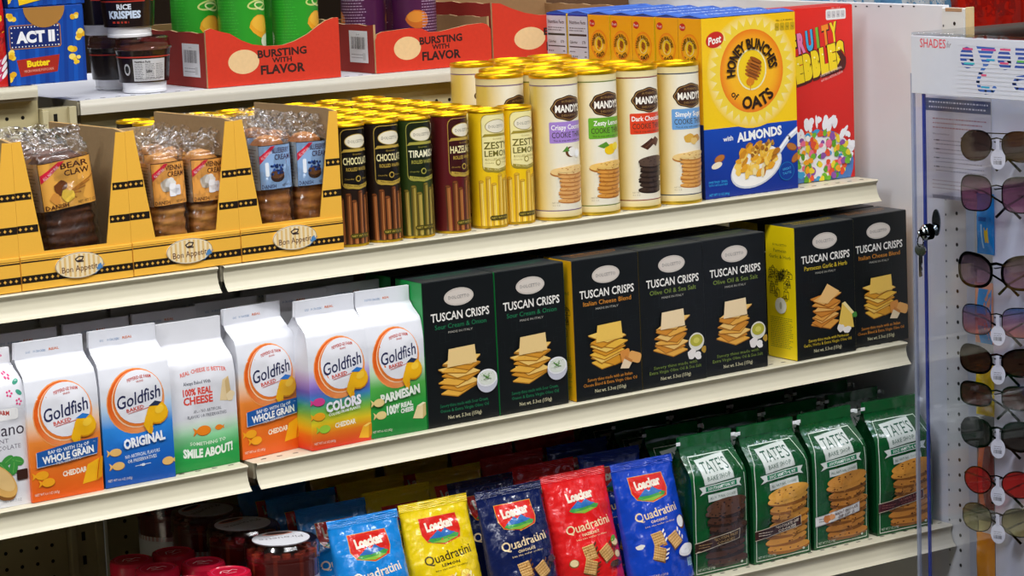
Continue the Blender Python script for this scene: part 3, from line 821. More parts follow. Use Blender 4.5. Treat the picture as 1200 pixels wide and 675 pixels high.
A.text('with', 48, 93, 8, '#f2f2ee', w=20, bold=.02, rot=3); A.text('ALMONDS', 112, 95, 14.5, '#f6f4ee', w=92, bold=.045, rot=3)
def almond(x, y, r, rot): A.ell(x, y, 11, 6, '#8a4a1c', rot=rot); A.ell(x, y+.6, 10, 5, '#b8702f', rot=rot)
almond(30, 62, 1, 18); A.ell(24, 52, 11, 5, '#f0e2c8', rot=14); almond(178, 68, 1, -20); almond(186, 50, 1, 40)
A.line([(150, 62), (172, 84), (190, 95)], 9, '#dfe3ea'); A.line([(150, 64), (172, 86), (190, 97)], 3, '#ffffff')
A.ell(104, 42, 54, 30, '#c9cdd6', rot=16); A.ell(104, 44, 52, 29, '#f2efe8', rot=16)
R = random.Random(2)
for k in range(60):
    a = R.uniform(0, 6.28); q = R.random()**.5; x = 104+math.cos(a)*42*q; y = 55+math.sin(a)*26*q+.16*(math.cos(a)*42*q)
    A.blob(x, y, R.uniform(5, 10), R.choice(['#e8a423', '#f2ba3a', '#d08a1a', '#f6cc5c', '#b8741a', '#eed9a0']), seed=k, ry=R.uniform(3.5, 7), rot=R.uniform(0, 90), n=10)
for k in range(14): A.blob(104+R.uniform(-10, 36), 68+R.uniform(-8, 14), R.uniform(2, 4), R.choice(['#9a5f17', '#c58b2c']), seed=k+90, n=8)
A.ell(166, 30, 16, 15, '#0f6cae'); A.ell(166, 30, 14.6, 13.6, '#0a3a92'); A.text('GREAT', 166, 34, 4, '#4fb6e8', w=18, res=1, rot=6); A.text('TASTE', 166, 27, 4, '#4fb6e8', w=18, res=1, rot=6)
A.text('SWEETENED CEREAL', 26, 26, 3.4, '#39b4ea', w=38, res=1); A.text('WITH OATS & HONEY', 26, 21, 3.4, '#39b4ea', w=38, res=1); A.text('NET WT 12 OZ (340g)', 28, 6, 4, '#39b4ea', w=40, res=1)
Sd = Art()
Sd.rect(0, 0, 58.5, 118, shade('#061a55', '#08226c', 0, 118)); Sd.rect(0, 118, 58.5, 284, shade('#f2b90c', '#f7a813', 118, 284))
hob_logo(Sd, 29, 236, 23, False); Sd.ell(11, 270, 8, 6, '#c9271c'); Sd.text('Post', 11, 270, 5, '#fbf3e6', w=12, res=1)
for y, x in ((18, 40), (44, 38), (76, 36), (96, 20)): Sd.ell(x, y, 11, 7, '#7a5a1c', rot=20); Sd.ell(x, y+1, 9, 5, '#b08a34', rot=20)
Nu = Art()
Nu.rect(1, 20, 57.5, 280, '#c9ccd6'); Nu.text('Nutrition Facts', 29, 270, 6, '#3a3436', w=46, bold=.02, res=1); Nu.lines(5, 53, 260, 256, 2, '#5d5a60', h=1.6); Nu.rect(4, 247, 54, 250.5, '#1c1c20')
Nu.text('Calories', 16, 237, 5, '#3a3436', w=22, res=1, bold=.02); Nu.text('170', 46, 237, 5, '#3a3436', w=10, res=1, bold=.02); Nu.rect(4, 228, 54, 230, '#3c3c42')
for k in range(24): Nu.lines(5, 5+18+(k*7) % 16, 221-k*8, 221-k*8, 1, '#6a6870', h=1.8, seed=k); Nu.rect(47, 220-k*8, 53, 222-k*8, '#6a6870')
Bl = Art(); Bl.rect(0, 0, 190, 58.5, '#2b59b8'); Bl.text('HONEY BUNCHES of OATS', 95, 30, 12, '#d7dff0', w=130, bold=.02, res=1)
def cereal_body(fr, sd, tp):
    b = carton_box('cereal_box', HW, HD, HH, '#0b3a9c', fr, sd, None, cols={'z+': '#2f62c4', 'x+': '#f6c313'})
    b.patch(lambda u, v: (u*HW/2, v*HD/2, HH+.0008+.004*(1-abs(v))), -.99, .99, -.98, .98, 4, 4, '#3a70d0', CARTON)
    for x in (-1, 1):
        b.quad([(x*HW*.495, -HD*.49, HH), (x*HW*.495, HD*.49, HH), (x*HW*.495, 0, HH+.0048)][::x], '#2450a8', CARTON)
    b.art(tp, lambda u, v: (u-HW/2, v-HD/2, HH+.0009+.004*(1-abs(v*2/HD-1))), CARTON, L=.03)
    o = b.build('cereal_box'); tag(o, 'x', 'box'); return o
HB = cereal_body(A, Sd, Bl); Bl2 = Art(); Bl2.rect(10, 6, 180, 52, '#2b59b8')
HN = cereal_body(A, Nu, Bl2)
hy = .085
hx = at(827, 236, 1, hy).x+HW/2
SP = [.074, .074+.066, .074+.066+.0625]
for k in range(7):
    y = hy+HD/2+.0608*k
    lab = {0: 'big yellow and blue honey oat cereal box, front of its row', 5: 'cereal box with white nutrition panel, next to last in the row', 6: 'cereal box with white nutrition panel, last in the row at the back'}.get(k)
    if lab is None: lab = 'yellow-sided cereal box, %s behind the front one' % {1: 'directly', 2: 'second', 3: 'third', 4: 'fourth'}[k]
    put(HB if k < 5 else HN, lab, (hx+(.001 if k % 2 else 0), y, sz(S2, hx)+.0005), (0, .004, -.004)[k % 3]*.5)
# red fruity cereal
A = Art(); W = 190
A.rect(0, 0, 190, 284, shade('#c9150f', '#e02418', 0, 284))
A.rrect(118, 262, 172, 279, 3, '#eae6e2')
for k in range(4): A.rrect(121+k*12.5, 265, 131.5+k*12.5, 276, 2, '#c9c4c4'); A.text('0g', 126+k*12.5, 270, 3.5, '#333333', res=1)
A.text('PER 1 CUP', 145, 281, 2.4, '#f0d0c8', w=24, res=1)
for i, (ch, c) in enumerate(zip('FRUITY', ('#f4d21c', '#e87fb4', '#3fa8d8', '#79b62e', '#f08a1c', '#f4d21c'))):
    x = 28+i*22; y = 226+i*3.2
    A.text(ch, x+1.2, y-1.5, 32, '#3a0d14', w=22 if ch != 'I' else 9, bold=.09, rot=8); A.text(ch, x, y, 31, c, w=19 if ch != 'I' else 7, bold=.06, rot=8)
for i, ch in enumerate('PEBBLES'):
    x = 22+i*22; y = 182+i*4
    A.text(ch, x+1.2, y-1.6, 38, '#4a1208', w=26, bold=.14, rot=8); A.text(ch, x, y, 35, '#f3d313', w=22, bold=.12, rot=8); A.ell(x-4, y+9, 2.2, 1.6, '#fff6b0', n=8)
A.text('SWEETENED RICE CEREAL', 128, 178, 4, '#f3cfc6', w=60, res=1, rot=12); A.text('NATURAL & ARTIFICIAL FLAVOR', 130, 170, 4, '#f3cfc6', w=60, res=1, rot=12)
A.ell(95, 26, 92, 58, '#4a78b8'); A.ell(95, 42, 86, 38, '#e8e6ea')
R = random.Random(8)
for k in range(44):
    a = R.uniform(.0, 3.14); q = R.uniform(84, 104); A.ell(95+math.cos(a)*q*.9, 34+math.sin(a)*q*.68, R.uniform(3, 8), R.uniform(4, 12), '#efeef2', rot=math.degrees(a)-90, n=12)
for k in range(150):
    a = R.uniform(0, 6.28); q = R.random()**.5
    A.blob(95+math.cos(a)*80*q, 40+math.sin(a)*42*q, R.uniform(5, 9), R.choice(['#e2502a', '#f0a01e', '#6fb52c', '#8a4fa0', '#3a9ccf', '#e8d02c', '#ea6f8e', '#f4f0ea', '#5a9c22']), seed=k, ry=R.uniform(4, 7.5), n=8)
A2 = Art(); A2.merge(A, 0, 0, .79, 1)
b = carton_box('cereal_box', .150, HD, .2845, '#cf1a12', A2, None, None, cols={'z+': '#b5140e', 'x-': '#c01710'})
b.box(-.074, .074, -.027, .02, .2845, .2853, '#bd1610', CARTON, b=.0002)
FP = b.build('cereal_box'); tag(FP, 'x', 'box')
fx = 1.2145-.075
put(FP, 'bright red fruity cereal box beside the white end panel', (fx, .121+HD/2, sz(S2, fx)+.0012))
# ================================================================ paper and foil bags
def sm(t): t = max(0, min(1, t)); return t*t*(3-2*t)
def gusset_bag(name, W, D, H, art, colfn, sidecol, m_, sh=.76, fo=.10, taper=.05, bulge=.003, wr=.0008, topcol='#f1f1f3', topart=None, seed=0, sideart=None, ytop=.15, ties=None, botw=1.0):
    hs, hf = sh*H, (1-fo)*H
    def dd(v): return D*(1-sm((v-hs)/(hf-hs)))+.005*sm((v-hs)/(hf-hs))
    def yc(v): return ytop*D*sm((v-hs*.8)/(hf-hs*.8))
    def ww(v): return W*(botw+(1-botw)*min(1, v/.04))*(1-taper*sm((v-hs*.9)/(H-hs*.9)))
    nz = lambda x, z, k: noise.noise(Vector((x*22+seed*3.1, z*17, k)))*wr+noise.noise(Vector((x*60, z*50, k+seed)))*wr*.35
    def front(u, v):
        q = u/W; x = (q-.5)*ww(v); e = max(0, 1-(2*q-1)**4); e2 = math.sin(PI*min(1, max(0, v/hf)))
        return (x, yc(v)-dd(v)/2-bulge*e*max(0, e2)+nz(x, v, 1)*e*2.2*(0.3+max(0, e2)), v)
    def back(u, v):
        q = u/W; x = (.5-q)*ww(v); return (x, yc(v)+dd(v)/2+bulge*max(0, 1-(2*q-1)**4)*max(0, math.sin(PI*min(1, v/hf))), v)
    def side(sg):
        def f(s, v):   # s from 0 to 1
            k = sm((v-hs*.75)/(hf-hs*.75)); x0 = ww(v)/2-.012*k*(1-abs(2*s-1)); y = yc(v)+dd(v)*(s-.5)
            return (sg*x0, -y+2*yc(v) if sg < 0 else y, v)
        return f
    t = empty(name, 'x', 'bag')
    b = MB()
    cf = lambda u, v: colfn(u/W, v/H)
    b.patch(front, 0, W, 0, hf, 14, 26, cf, m_); b.patch(back, 0, W, 0, hf, 8, 16, cf, m_)
    scf = lambda s, v: sidecol(v/H)
    b.patch(side(-1), 0, 1, 0, hf, 6, 18, scf, m_); b.patch(side(1), 0, 1, 0, hf, 6, 18, scf, m_)
    b.quad([(-W*botw/2, -D/2, .0002), (-W*botw/2, D/2, .0002), (W*botw/2, D/2, .0002), (W*botw/2, -D/2, .0002)], sidecol(0), m_)
    b.art(art, front, m_, L=.012, step=.00013, clip=(0, 0, W*1000, hf*1000))
    if sideart: b.art(sideart, lambda u, v: side(-1)(u/D, v), m_, L=.02, clip=(0, 0, D*1000, hs*900))
    b.build('body', t)
    b = MB(); yt = yc(hf)
    wv = lambda x, z: .0006*math.sin(x*70+seed)+(z-hf)*.06
    b.patch(lambda u, v: (u*ww(v)/2, yt-.0032-wv(u*W, v), v), -1, 1, hf-.001, H, 10, 3, topcol, m_)
    b.patch(lambda u, v: (u*ww(v)/2, yt+.003-wv(u*W, v), v), -1, 1, hf-.001, H, 10, 3, topcol, m_, flip=True)
    b.patch(lambda u, v: (u*ww(H)/2, yt-.0032+.0062*v-wv(u*W, H), H), -1, 1, 0, 1, 10, 1, topcol, m_)
    for sg in (-1, 1): b.patch(lambda u, v: (sg*ww(v)/2, yt-.0032+.0062*u-wv(sg*W, v), v), 0, 1, hf-.001, H, 1, 2, topcol, m_, flip=sg < 0)
    if topart: b.art(topart, lambda u, v: ((u/W-.5)*ww(v), yt-.0032-wv((u/W-.5)*2*W, v), v), m_, L=.02)
    o = b.build('folded_top', t)
    if ties:
        for sg in (-1, 1):
            b = MB(); x = sg*ww(hf)/2
            b.box(x-.0015 if sg > 0 else x-.007, x+.007 if sg > 0 else x+.0015, yt-.0062, yt-.0045, hf+.004, hf+.0095, '#eef0f2', PLAST)
            if sg > 0: b.box(x+.0052, x+.0066, yt-.013, yt-.0048, hf+.003, hf+.0095, '#eef0f2', PLAST)
            b.build('tin_tie', t)['label'] = 'white end of the tin tie'
    return t

def gold_art(flav, base, hi, kind):
    A = Art(); W, H = 104, 205
    # logo disc with orange swoosh
    A.ell(50, 104, 41.5, 42, '#f7a05a'); A.ell(50, 104, 40, 40.5, lambda x, y: mix('#e8621a', '#f9a765', (x-y+80)/90)); A.ell(52, 106.3, 36.6, 36.8, '#fbd0a8'); A.ell(52.8, 107, 35.8, 36, '#e87a2c'); A.ell(54, 108.8, 34.4, 34.2, '#e9e9ee')
    A.text('PEPPERIDGE FARM', 56, 134, 4.2, '#c0392b', w=34, res=1, bold=.02, rot=4, wave=-.006); A.text('BRAND', 57, 129, 2.6, '#c0392b', w=10, res=1, rot=4)
    A.text('Goldfish', 54, 109, 17, '#262a52', w=63, rot=9, shear=.16, bold=.012, res=3)
    A.text('BAKED', 48, 94.5, 5, '#d4503f', w=25, rot=8, bold=.02, res=1); A.line([(38, 89), (68, 94)], .7, '#d4503f')
    # plain golden cracker fish, no face
    A.blob(79, 84, 16, '#d98a0c', seed=3, amp=.06, ry=14.5); A.blob(79, 85.5, 15.5, '#f7b915', seed=3, amp=.06, ry=14)
    A.poly([(62, 84), (58, 72), (65, 60), (70, 62), (72, 74)], '#f7b915'); A.poly([(64, 62), (69, 58), (72, 66), (68, 70)], '#eda70f')
    A.ell(82, 89, 7, 5, '#fbcb3a', rot=20)
    if kind != 'orig' and kind != 'parm': A.poly([(66, 96), (76, 101), (86, 98), (80, 94), (72, 95)], '#2a78c8')
    else: A.poly([(66, 95), (76, 101), (86, 98), (80, 94), (72, 95)], '#26324f')
    if kind == 'wg':
        P = [(10, 41), (94, 47), (96, 62), (96, 67), (52, 66), (10, 60)]
        A.poly([(P_[0]-.7, P_[1]-.8) for P_ in P], '#e8eef6'); A.poly(P, '#1d5ca8')
        A.text('BAKED WITH 12g OF', 54, 60, 4.6, '#f2f5fa', w=58, res=1, bold=.02, rot=4); A.text('WHOLE GRAIN', 53, 51.5, 9.2, '#ffffff', w=72, bold=.04, rot=4); A.text('PER SERVING', 53, 44.2, 3.4, '#e8eef6', w=34, res=1, rot=4)
        A.text('CHEDDAR', 62, 28, 6.8, '#fff2dc', w=34, bold=.04, rot=3)
        for x, y, s_ in ((16, 30, 9), (24, 20, 9)): fish(A, x, y, s_, '#f6a81e', dk='#d97f10')
        A.poly([(72, 10), (92, 12), (97, 40), (80, 34)], '#f9b81c'); A.poly([(92, 12), (99, 16), (102, 42), (97, 40)], '#e39a10')
    elif kind == 'orig':
        A.text('ORIGINAL', 58, 53, 12, '#f4f7fb', w=60, bold=.05, rot=5)
        A.text('NO ARTIFICIAL FLAVORS', 55, 35, 4.6, '#dfe9f6', w=50, res=1, bold=.02, rot=3); A.text('OR PRESERVATIVES', 54, 28.5, 4.6, '#dfe9f6', w=42, res=1, bold=.02, rot=3)
        for x, y, s_, f_ in ((17, 42, 8, 1), (20, 24, 8.5, 1), (91, 20, 8.5, -1)): fish(A, x, y, s_, '#f1c070', f_, dk='#c98a34')
        A.line([(44, 20), (66, 21)], .8, '#dfe9f6'); fish(A, 55, 20.5, 3, '#dfe9f6')
    elif kind == 'col':
        A.text('COLORS', 53, 55, 13, '#f7f4fb', w=58, bold=.05, rot=4); A.text('COLORS FROM PLANTS', 54, 44.5, 4, '#f7f4fb', w=52, res=1, bold=.02, rot=4)
        for x, y, c, f_ in ((14, 62, '#d8408c', 1), (14, 42, '#f0a51e', 1), (22, 24, '#9ccb3a', 1)): fish(A, x, y, 9, c, f_, dk='#8a6a2c')
        A.text('CHEDDAR', 56, 27, 6.6, '#fff4dc', w=34, bold=.04, rot=3); cheese(A, 88, 12, 11)
    elif kind == 'parm':
        A.text('PARMESAN', 54, 54, 12, '#f2f8ea', w=70, bold=.05, rot=6)
        A.text('100%', 42, 34, 12, '#f2f8ea', w=24, bold=.05, rot=4); A.text('REAL', 66, 38, 6.5, '#f2f8ea', w=22, bold=.05, rot=4); A.text('CHEESE', 66, 30, 6, '#f2f8ea', w=23, bold=.05, rot=4)
        for x, y in ((16, 46), (20, 28)): fish(A, x, y, 9, '#ecd28a', dk='#b99a48')
        cheese(A, 88, 26, 12, '#efd9a2', '#f8ebc6', '#d2b878')
    A.text('NET WT 6.6 OZ (187g)', 22, 6, 3.4, '#f4e8dc', w=34, res=1)
    T = Art(); T.text('GOLDFISH CRACKERS', 32, 195, 3.2, '#4a7fb0', w=30, res=1); T.text('REAL', 60, 195.5, 3.4, '#e07a4a', w=16, res=1, bold=.02)
    A_ = Art(); A_.merge(A, -1.5, 3, 1.04, 1.06); return A_, T
def grad(stops):
    def f(q, h):
        for (a, ca), (b_, cb) in zip(stops, stops[1:]):
            if h <= b_: return mix(ca, cb, (h-a)/(b_-a))
        return lin(stops[-1][1])
    return f
WHT = '#e3e4ea'
def goldfish(kind, flav, stops):
    A, T = gold_art(flav, 0, 0, kind)
    f = grad(stops)
    S = Art(); S.rect(6, 18, 40, 60, '#b8cbe0'); barcode(S, 9, 22, 37, 56, c='#44546a'); S.ell(24, 112, 13, 14, '#e87a2c'); S.ell(25, 113, 11, 12, '#f4f3f5'); S.text('Goldfish', 25, 113, 5, '#262a52', w=19, res=1); S.blob(33, 98, 6, '#f7b915', amp=.08)
    S.rect(8, 78, 40, 90, '#1d5ca8'); S.lines(8, 40, 74, 64, 4, '#7a3a18', h=1)
    return gusset_bag('cracker_bag', .104, .054, .209, A, f, lambda h: f(0, h), PAPER, topcol=WHT, topart=T, seed=len(kind)+ord(kind[0]), sideart=S if kind == 'wg' else None, sh=.78, fo=.10)
G_WG = goldfish('wg', '', [(0, '#e55b14'), (.18, '#ee7420'), (.38, '#f08a34'), (.50, '#f3d2b4'), (.58, WHT), (1, WHT)])
G_OR = goldfish('orig', '', [(0, '#1450a8'), (.2, '#1767c4'), (.38, '#2c86d8'), (.50, '#b8d4ec'), (.58, WHT), (1, WHT)])
G_CO = goldfish('col', '', [(0, '#d8301e'), (.10, '#e8721e'), (.17, '#ecc81e'), (.24, '#8cc23a'), (.30, '#4aa86a'), (.34, '#3c8cc8'), (.40, '#6a5cc0'), (.47, '#b494d8'), (.56, WHT), (1, WHT)])
G_PA = goldfish('parm', '', [(0, '#1c7a34'), (.2, '#2c9a3c'), (.36, '#55b04a'), (.46, '#cfe4c4'), (.54, WHT), (1, WHT)])
# the bag turned back to front
A = Art()
fish(A, 52, 178, 8, '#e8502a', rot=18)
A.text('REAL CHEESE IS BETTER', 54, 138, 5.6, '#dc5a48', w=72, res=1, bold=.02, wave=-.003)
A.text('Always Baked With', 42, 122, 5, '#3c4250', w=42, res=1, bold=.01); A.text('100% REAL', 42, 110, 9.5, '#dc4a3c', w=46, bold=.04); A.text('CHEESE', 42, 98, 10.5, '#dc4a3c', w=46, bold=.04)
A.poly([(76, 92), (88, 90), (96, 96), (92, 124), (82, 120)], '#e8cfa0'); A.poly([(88, 90), (96, 96), (92, 124), (86, 118)], '#d4b47c'); A.blob(94, 96, 7, '#ecd6ac', seed=2)
A.text('AND NO ARTIFICIAL', 56, 82, 4.8, '#545a66', w=44, res=1); A.text('FLAVORS OR PRESERVATIVES', 55, 75, 4.8, '#545a66', w=62, res=1)
fish(A, 48, 54, 11, '#f0851c', dk='#c96410'); fish(A, 72, 55, 6, '#f0851c', -1); A.text('SOMETHING TO', 54, 36, 5, '#e4f4dc', w=56, res=1, bold=.02, wave=.003)
A.text('SMILE ABOUT!', 54, 23, 12, '#f4faf0', w=78, bold=.05, wave=.0022)
f_ = grad([(0, '#188a3c'), (.14, '#2ca850'), (.24, '#8ed09a'), (.32, '#d8e4d8'), (.36, '#dfdfe4'), (1, '#dfdfe4')])
G_BK = gusset_bag('cracker_bag', .104, .054, .203, A, f_, lambda h: f_(0, h), PAPER, topcol='#e6e6ea', seed=9, sh=.72, fo=.14, taper=.02)
# mint cookie bag
A = Art(); R = random.Random(4)
for x, y in ((30, 178), (88, 172), (96, 138), (40, 150), (84, 150), (20, 160)):
    for k in range(5): A.ell(x+3.4*math.cos(k*1.257), y+3.4*math.sin(k*1.257), 1.6, 1.6, '#d8407c', n=8)
for x, y, r_ in ((96, 164, 30), (98, 150, -40), (14, 150, 60), (60, 172, 20), (86, 186, 70), (60, 190, 10)): A.ell(x, y, 5, 3, '#3f9a80', rot=r_)
for k in range(9): A.ell(52+8*math.sin(k*.8), 145+k*5.4, 2.6, 1.4, '#e6b04c', rot=k*40)
A.rrect(12, 116, 94, 131, 4, '#f4f2f0'); A.text('PEPPERIDGE FARM', 54, 128, 6, '#b83c30', w=54, res=1, bold=.03, wave=-.004); A.text('BRAND', 54, 121, 3, '#b83c30', w=14, res=1)
A.text('Milano', 71, 104, 17, '#3c3440', w=60, res=3); A.text('MINT', 66, 89, 6, '#7a7480', w=24, res=1); A.text('CHOCOLATE', 68, 80, 6, '#7a7480', w=54, res=1)
for x, y, r_ in ((74, 62, 30), (88, 60, -20), (82, 52, 80), (68, 54, 130)): A.ell(x, y, 10, 6, '#3f9440', rot=r_); A.line([(x-7*math.cos(math.radians(r_)), y-7*math.sin(math.radians(r_))), (x+7*math.cos(math.radians(r_)), y+7*math.sin(math.radians(r_)))], .7, '#7cc060')
A.rrect(86, 34, 102, 48, 2, '#3a2018'); A.ell(60, 34, 31, 17, '#8a5a28', rot=-46); A.ell(62, 37, 30, 16, '#e2b062', rot=-46); A.ell(64, 40, 24, 11, '#edc684', rot=-46)
A.ell(72, 16, 30, 12, '#b8bac0', rot=0) if False else None
A.text('NET WT 7 OZ', 78, 8, 3.6, '#8a8690', w=26, res=1)
T = Art()
for k in range(4): T.ell(20+k*24, 195, 3, 2, ('#e6b04c', '#d8407c')[k % 2], n=8)
MI = gusset_bag('cookie_bag', .106, .06, .205, A, lambda q, h: lin('#e0e0e5'), lambda h: lin('#d8d8de'), PAPER, topcol='#ecebee', topart=T, seed=12, sh=.8, fo=.09)
def bagput(src, S, xl, xr, yb, Y, W, D, label, rz=0, rx=0, group=None, dz=.0006):
    xc = (ax(xl, yb, Y)+ax(xr, yb, Y))/2
    put(src, label, (xc, Y+D/2, sz(S, xc)+dz), rz, rx, group); return xc
GX = []
for s_, xl, xr, yb, rz, Y, l in (
    (MI, -52, 34, 575, .02, .016, 'white mint cookie bag with pink flowers cut off by the left picture edge'),
    (G_WG, 38, 120, 568, .03, .010, 'orange-bottomed cracker bag beside the flowered mint cookie bag'),
    (G_OR, 124, 206, 556, .0, .012, 'blue-bottomed cracker bag, Original flavour'),
    (G_BK, 205, 279, 545, .05, .024, 'white and green cracker bag turned with its text side to the front'),
    (G_WG, 277.6, 356.6, 536, .155, .036, 'orange-bottomed cracker bag turned to show its left side with a barcode'),
    (G_CO, 360.8, 441.8, 520, .06, .010, 'rainbow-bottomed cracker bag, Colors flavour'),
    (G_PA, 429.5, 507.5, 505, -.02, .012, 'green-bottomed cracker bag, Parmesan flavour')):
    x = bagput(s_, S3, xl, xr, yb, Y, .104, .056, l, rz=rz, rx=0); GX.append(x)
    if xl == 429.5: bpy.data.objects[G_PA.name].scale = (.9, 1, 1)
    if xl == 41: bpy.data.objects[G_WG.name].rotation_euler.y = .05; bpy.data.objects[G_WG.name].location.z += .0016
R_ = random.Random(5)
for j in (1, 2, 3):
    for i, x in enumerate(GX):
        s_ = [MI, G_WG, G_OR, G_BK, G_WG, G_CO, G_PA][i]
        if s_ is G_BK: s_ = G_OR
        xx = x+R_.uniform(-.001, .001)
        o_ = put(s_, 'white-topped bag in the rows behind the front cracker bags', (xx+(-.005 if i == 4 else .001 if i == 5 else 0), .052+.0705*j+(.012 if i == 4 else 0), sz(S3, xx)+.0006), R_.uniform(-.02, .02), group='rear rows of white bags'); o_.scale = (.9 if s_ is G_PA else 1, 1, 1); o_.rotation_euler.y = 0

# green cookie bags
def tates(cc, label_c, label_t, ltc):
    A = Art(); G = '#dfe8dc'
    A.line([(5, 4), (113, 4)], 1.1, G); A.line([(113, 4), (113, 150), (103, 184)], 1.1, G); A.line([(5, 4), (5, 150), (13, 184), (103, 184)], 1.1, G)
    A0 = A; A = Art()
    A.poly([(26, 176), (82, 180), (84, 148), (30, 144)], '#c8d2cc'); A.poly([(27, 175), (81, 179), (83, 149), (31, 145)], '#d5dcd6')
    A.text("TATE'S", 56, 167, 15, '#2c5a48', w=48, bold=.0, rot=3); A.text('BAKE SHOP', 57, 153, 6.2, '#4a6c5c', w=42, res=1, rot=3)
    P = [(20, 131), (30, 134), (88, 137), (96, 135), (92, 140), (97, 146), (88, 146), (30, 143), (20, 142), (25, 136)]
    A.poly(P, '#d5dcd6'); A.poly([(31, 135.2), (87, 138.2), (87, 144.8), (31, 141.8)], '#1f7a54'); A.text('SOUTHAMPTON, NY', 59, 140, 4.2, '#e8eee8', w=48, res=1, bold=.02, rot=3)
    A.rect(34, 122, 86, 132, '#d5dcd6', rot=3); A.text('ALL NATURAL COOKIES', 60, 127, 3.6, '#3f6a58', w=46, res=1, rot=3)
    A0.merge(A, -9, -22, 1.16, 1.14); A = A0
    cookie_stack(A, 68, 64, 94, 108, 7, *cc, seed=6)
    A.poly([(2, 38), (94, 50), (94, 66), (2, 54)], '#e6d9c0' if label_c != '#e8e6e6' else '#b8b4b4'); A.poly([(2, 39), (93, 51), (93, 65), (2, 53)], label_c)
    A.text(label_t[0], 64, 57, 4.6, ltc, w=50, res=1, bold=.02, rot=7.4); A.text(label_t[1], 64, 50.5, 4.6, ltc, w=36, res=1, bold=.02, rot=7.4); A.lines(8, 36, 50, 46, 2, ltc, h=1)
    if label_c == '#e8e6e6': A.blob(24, 49, 7, '#d8803c', seed=4); A.blob(34, 51, 5, '#e8a068', seed=7)
    A.text('NET WT 7 OZ (198g)', 26, 10, 4, '#c8d8c8', w=36, res=1); A.ell(102, 10, 2.6, 2, '#c8d8c8', n=10)
    gf = lambda q, h: mix('#0a5227', '#084a22', h)
    return gusset_bag('cookie_bag', .118, .062, .215, A, gf, lambda h: lin('#07381b'), FOIL, topcol='#0a5c2a', seed=len(label_t[0]), sh=.70, fo=.075, taper=.06, bulge=.006, wr=.0016, ties=True, ytop=.1)
cg = ('#c98a3e', '#8a5420', '#d69a48', '#6a3c18')
T_DK = tates(('#4a2c20', '#2a1812', '#5a3828', '#2a1812'), '#3a2018', ('GLUTEN FREE', 'COOKIES'), '#a88c60')
T_CC = tates(('#e09a3c', '#a0621e', '#e8a846', '#7a4518'), '#3c1a16', ('CHOCOLATE CHIP', 'COOKIES'), '#e8dcc8')
T_WN = tates(('#c88236', '#85501e', '#d08e3e', '#5a3014'), '#e8e6e6', ('WALNUT CHOCOLATE', 'CHIP COOKIES'), '#5a4040')
T_OA = tates(('#d48a38', '#925820', '#dc963e', '#6a3814'), '#4a1a26', ('OATMEAL RAISIN', 'COOKIES'), '#9a5a5a')
TX = []
for s_, xl, xr, yb, rz, Y, l in (
    (T_DK, 800, 876, 668, .0, -.030, 'green cookie bag with dark brown cookies, beside the blue wafer bag'),
    (T_CC, 880, 953, 650, .02, -.034, 'green cookie bag with golden cookies and a dark brown chocolate chip label'),
    (T_WN, 950, 1021, 636, .03, -.030, 'green cookie bag with a white walnut label'),
    (T_OA, 1022, 1100, 622, -.03, -.034, 'rightmost green cookie bag with a dark purple label, seen partly through the clear case')):
    if xl == 800: xl += 7.5; xr += 7.5
    TX.append(bagput(s_, S4, xl, xr, yb, Y, .118, .062, l, rz=rz, rx=.0))
    if xl == 807.5: bpy.data.objects[T_DK.name].scale = (.92, 1, 1)
for j in (1, 2, 3):
    for i, x in enumerate(TX):
        put([T_DK, T_CC, T_WN, T_OA][i], 'dark green cookie bag in the shaded rows behind the front green bags', (min(x, 1.195)+R_.uniform(-.002, .002), .004+.082*j, S4[1]+.0006), R_.uniform(-.04, .04), group='rear rows of green cookie bags').scale = (.92 if i == 0 else 1, 1, 1)

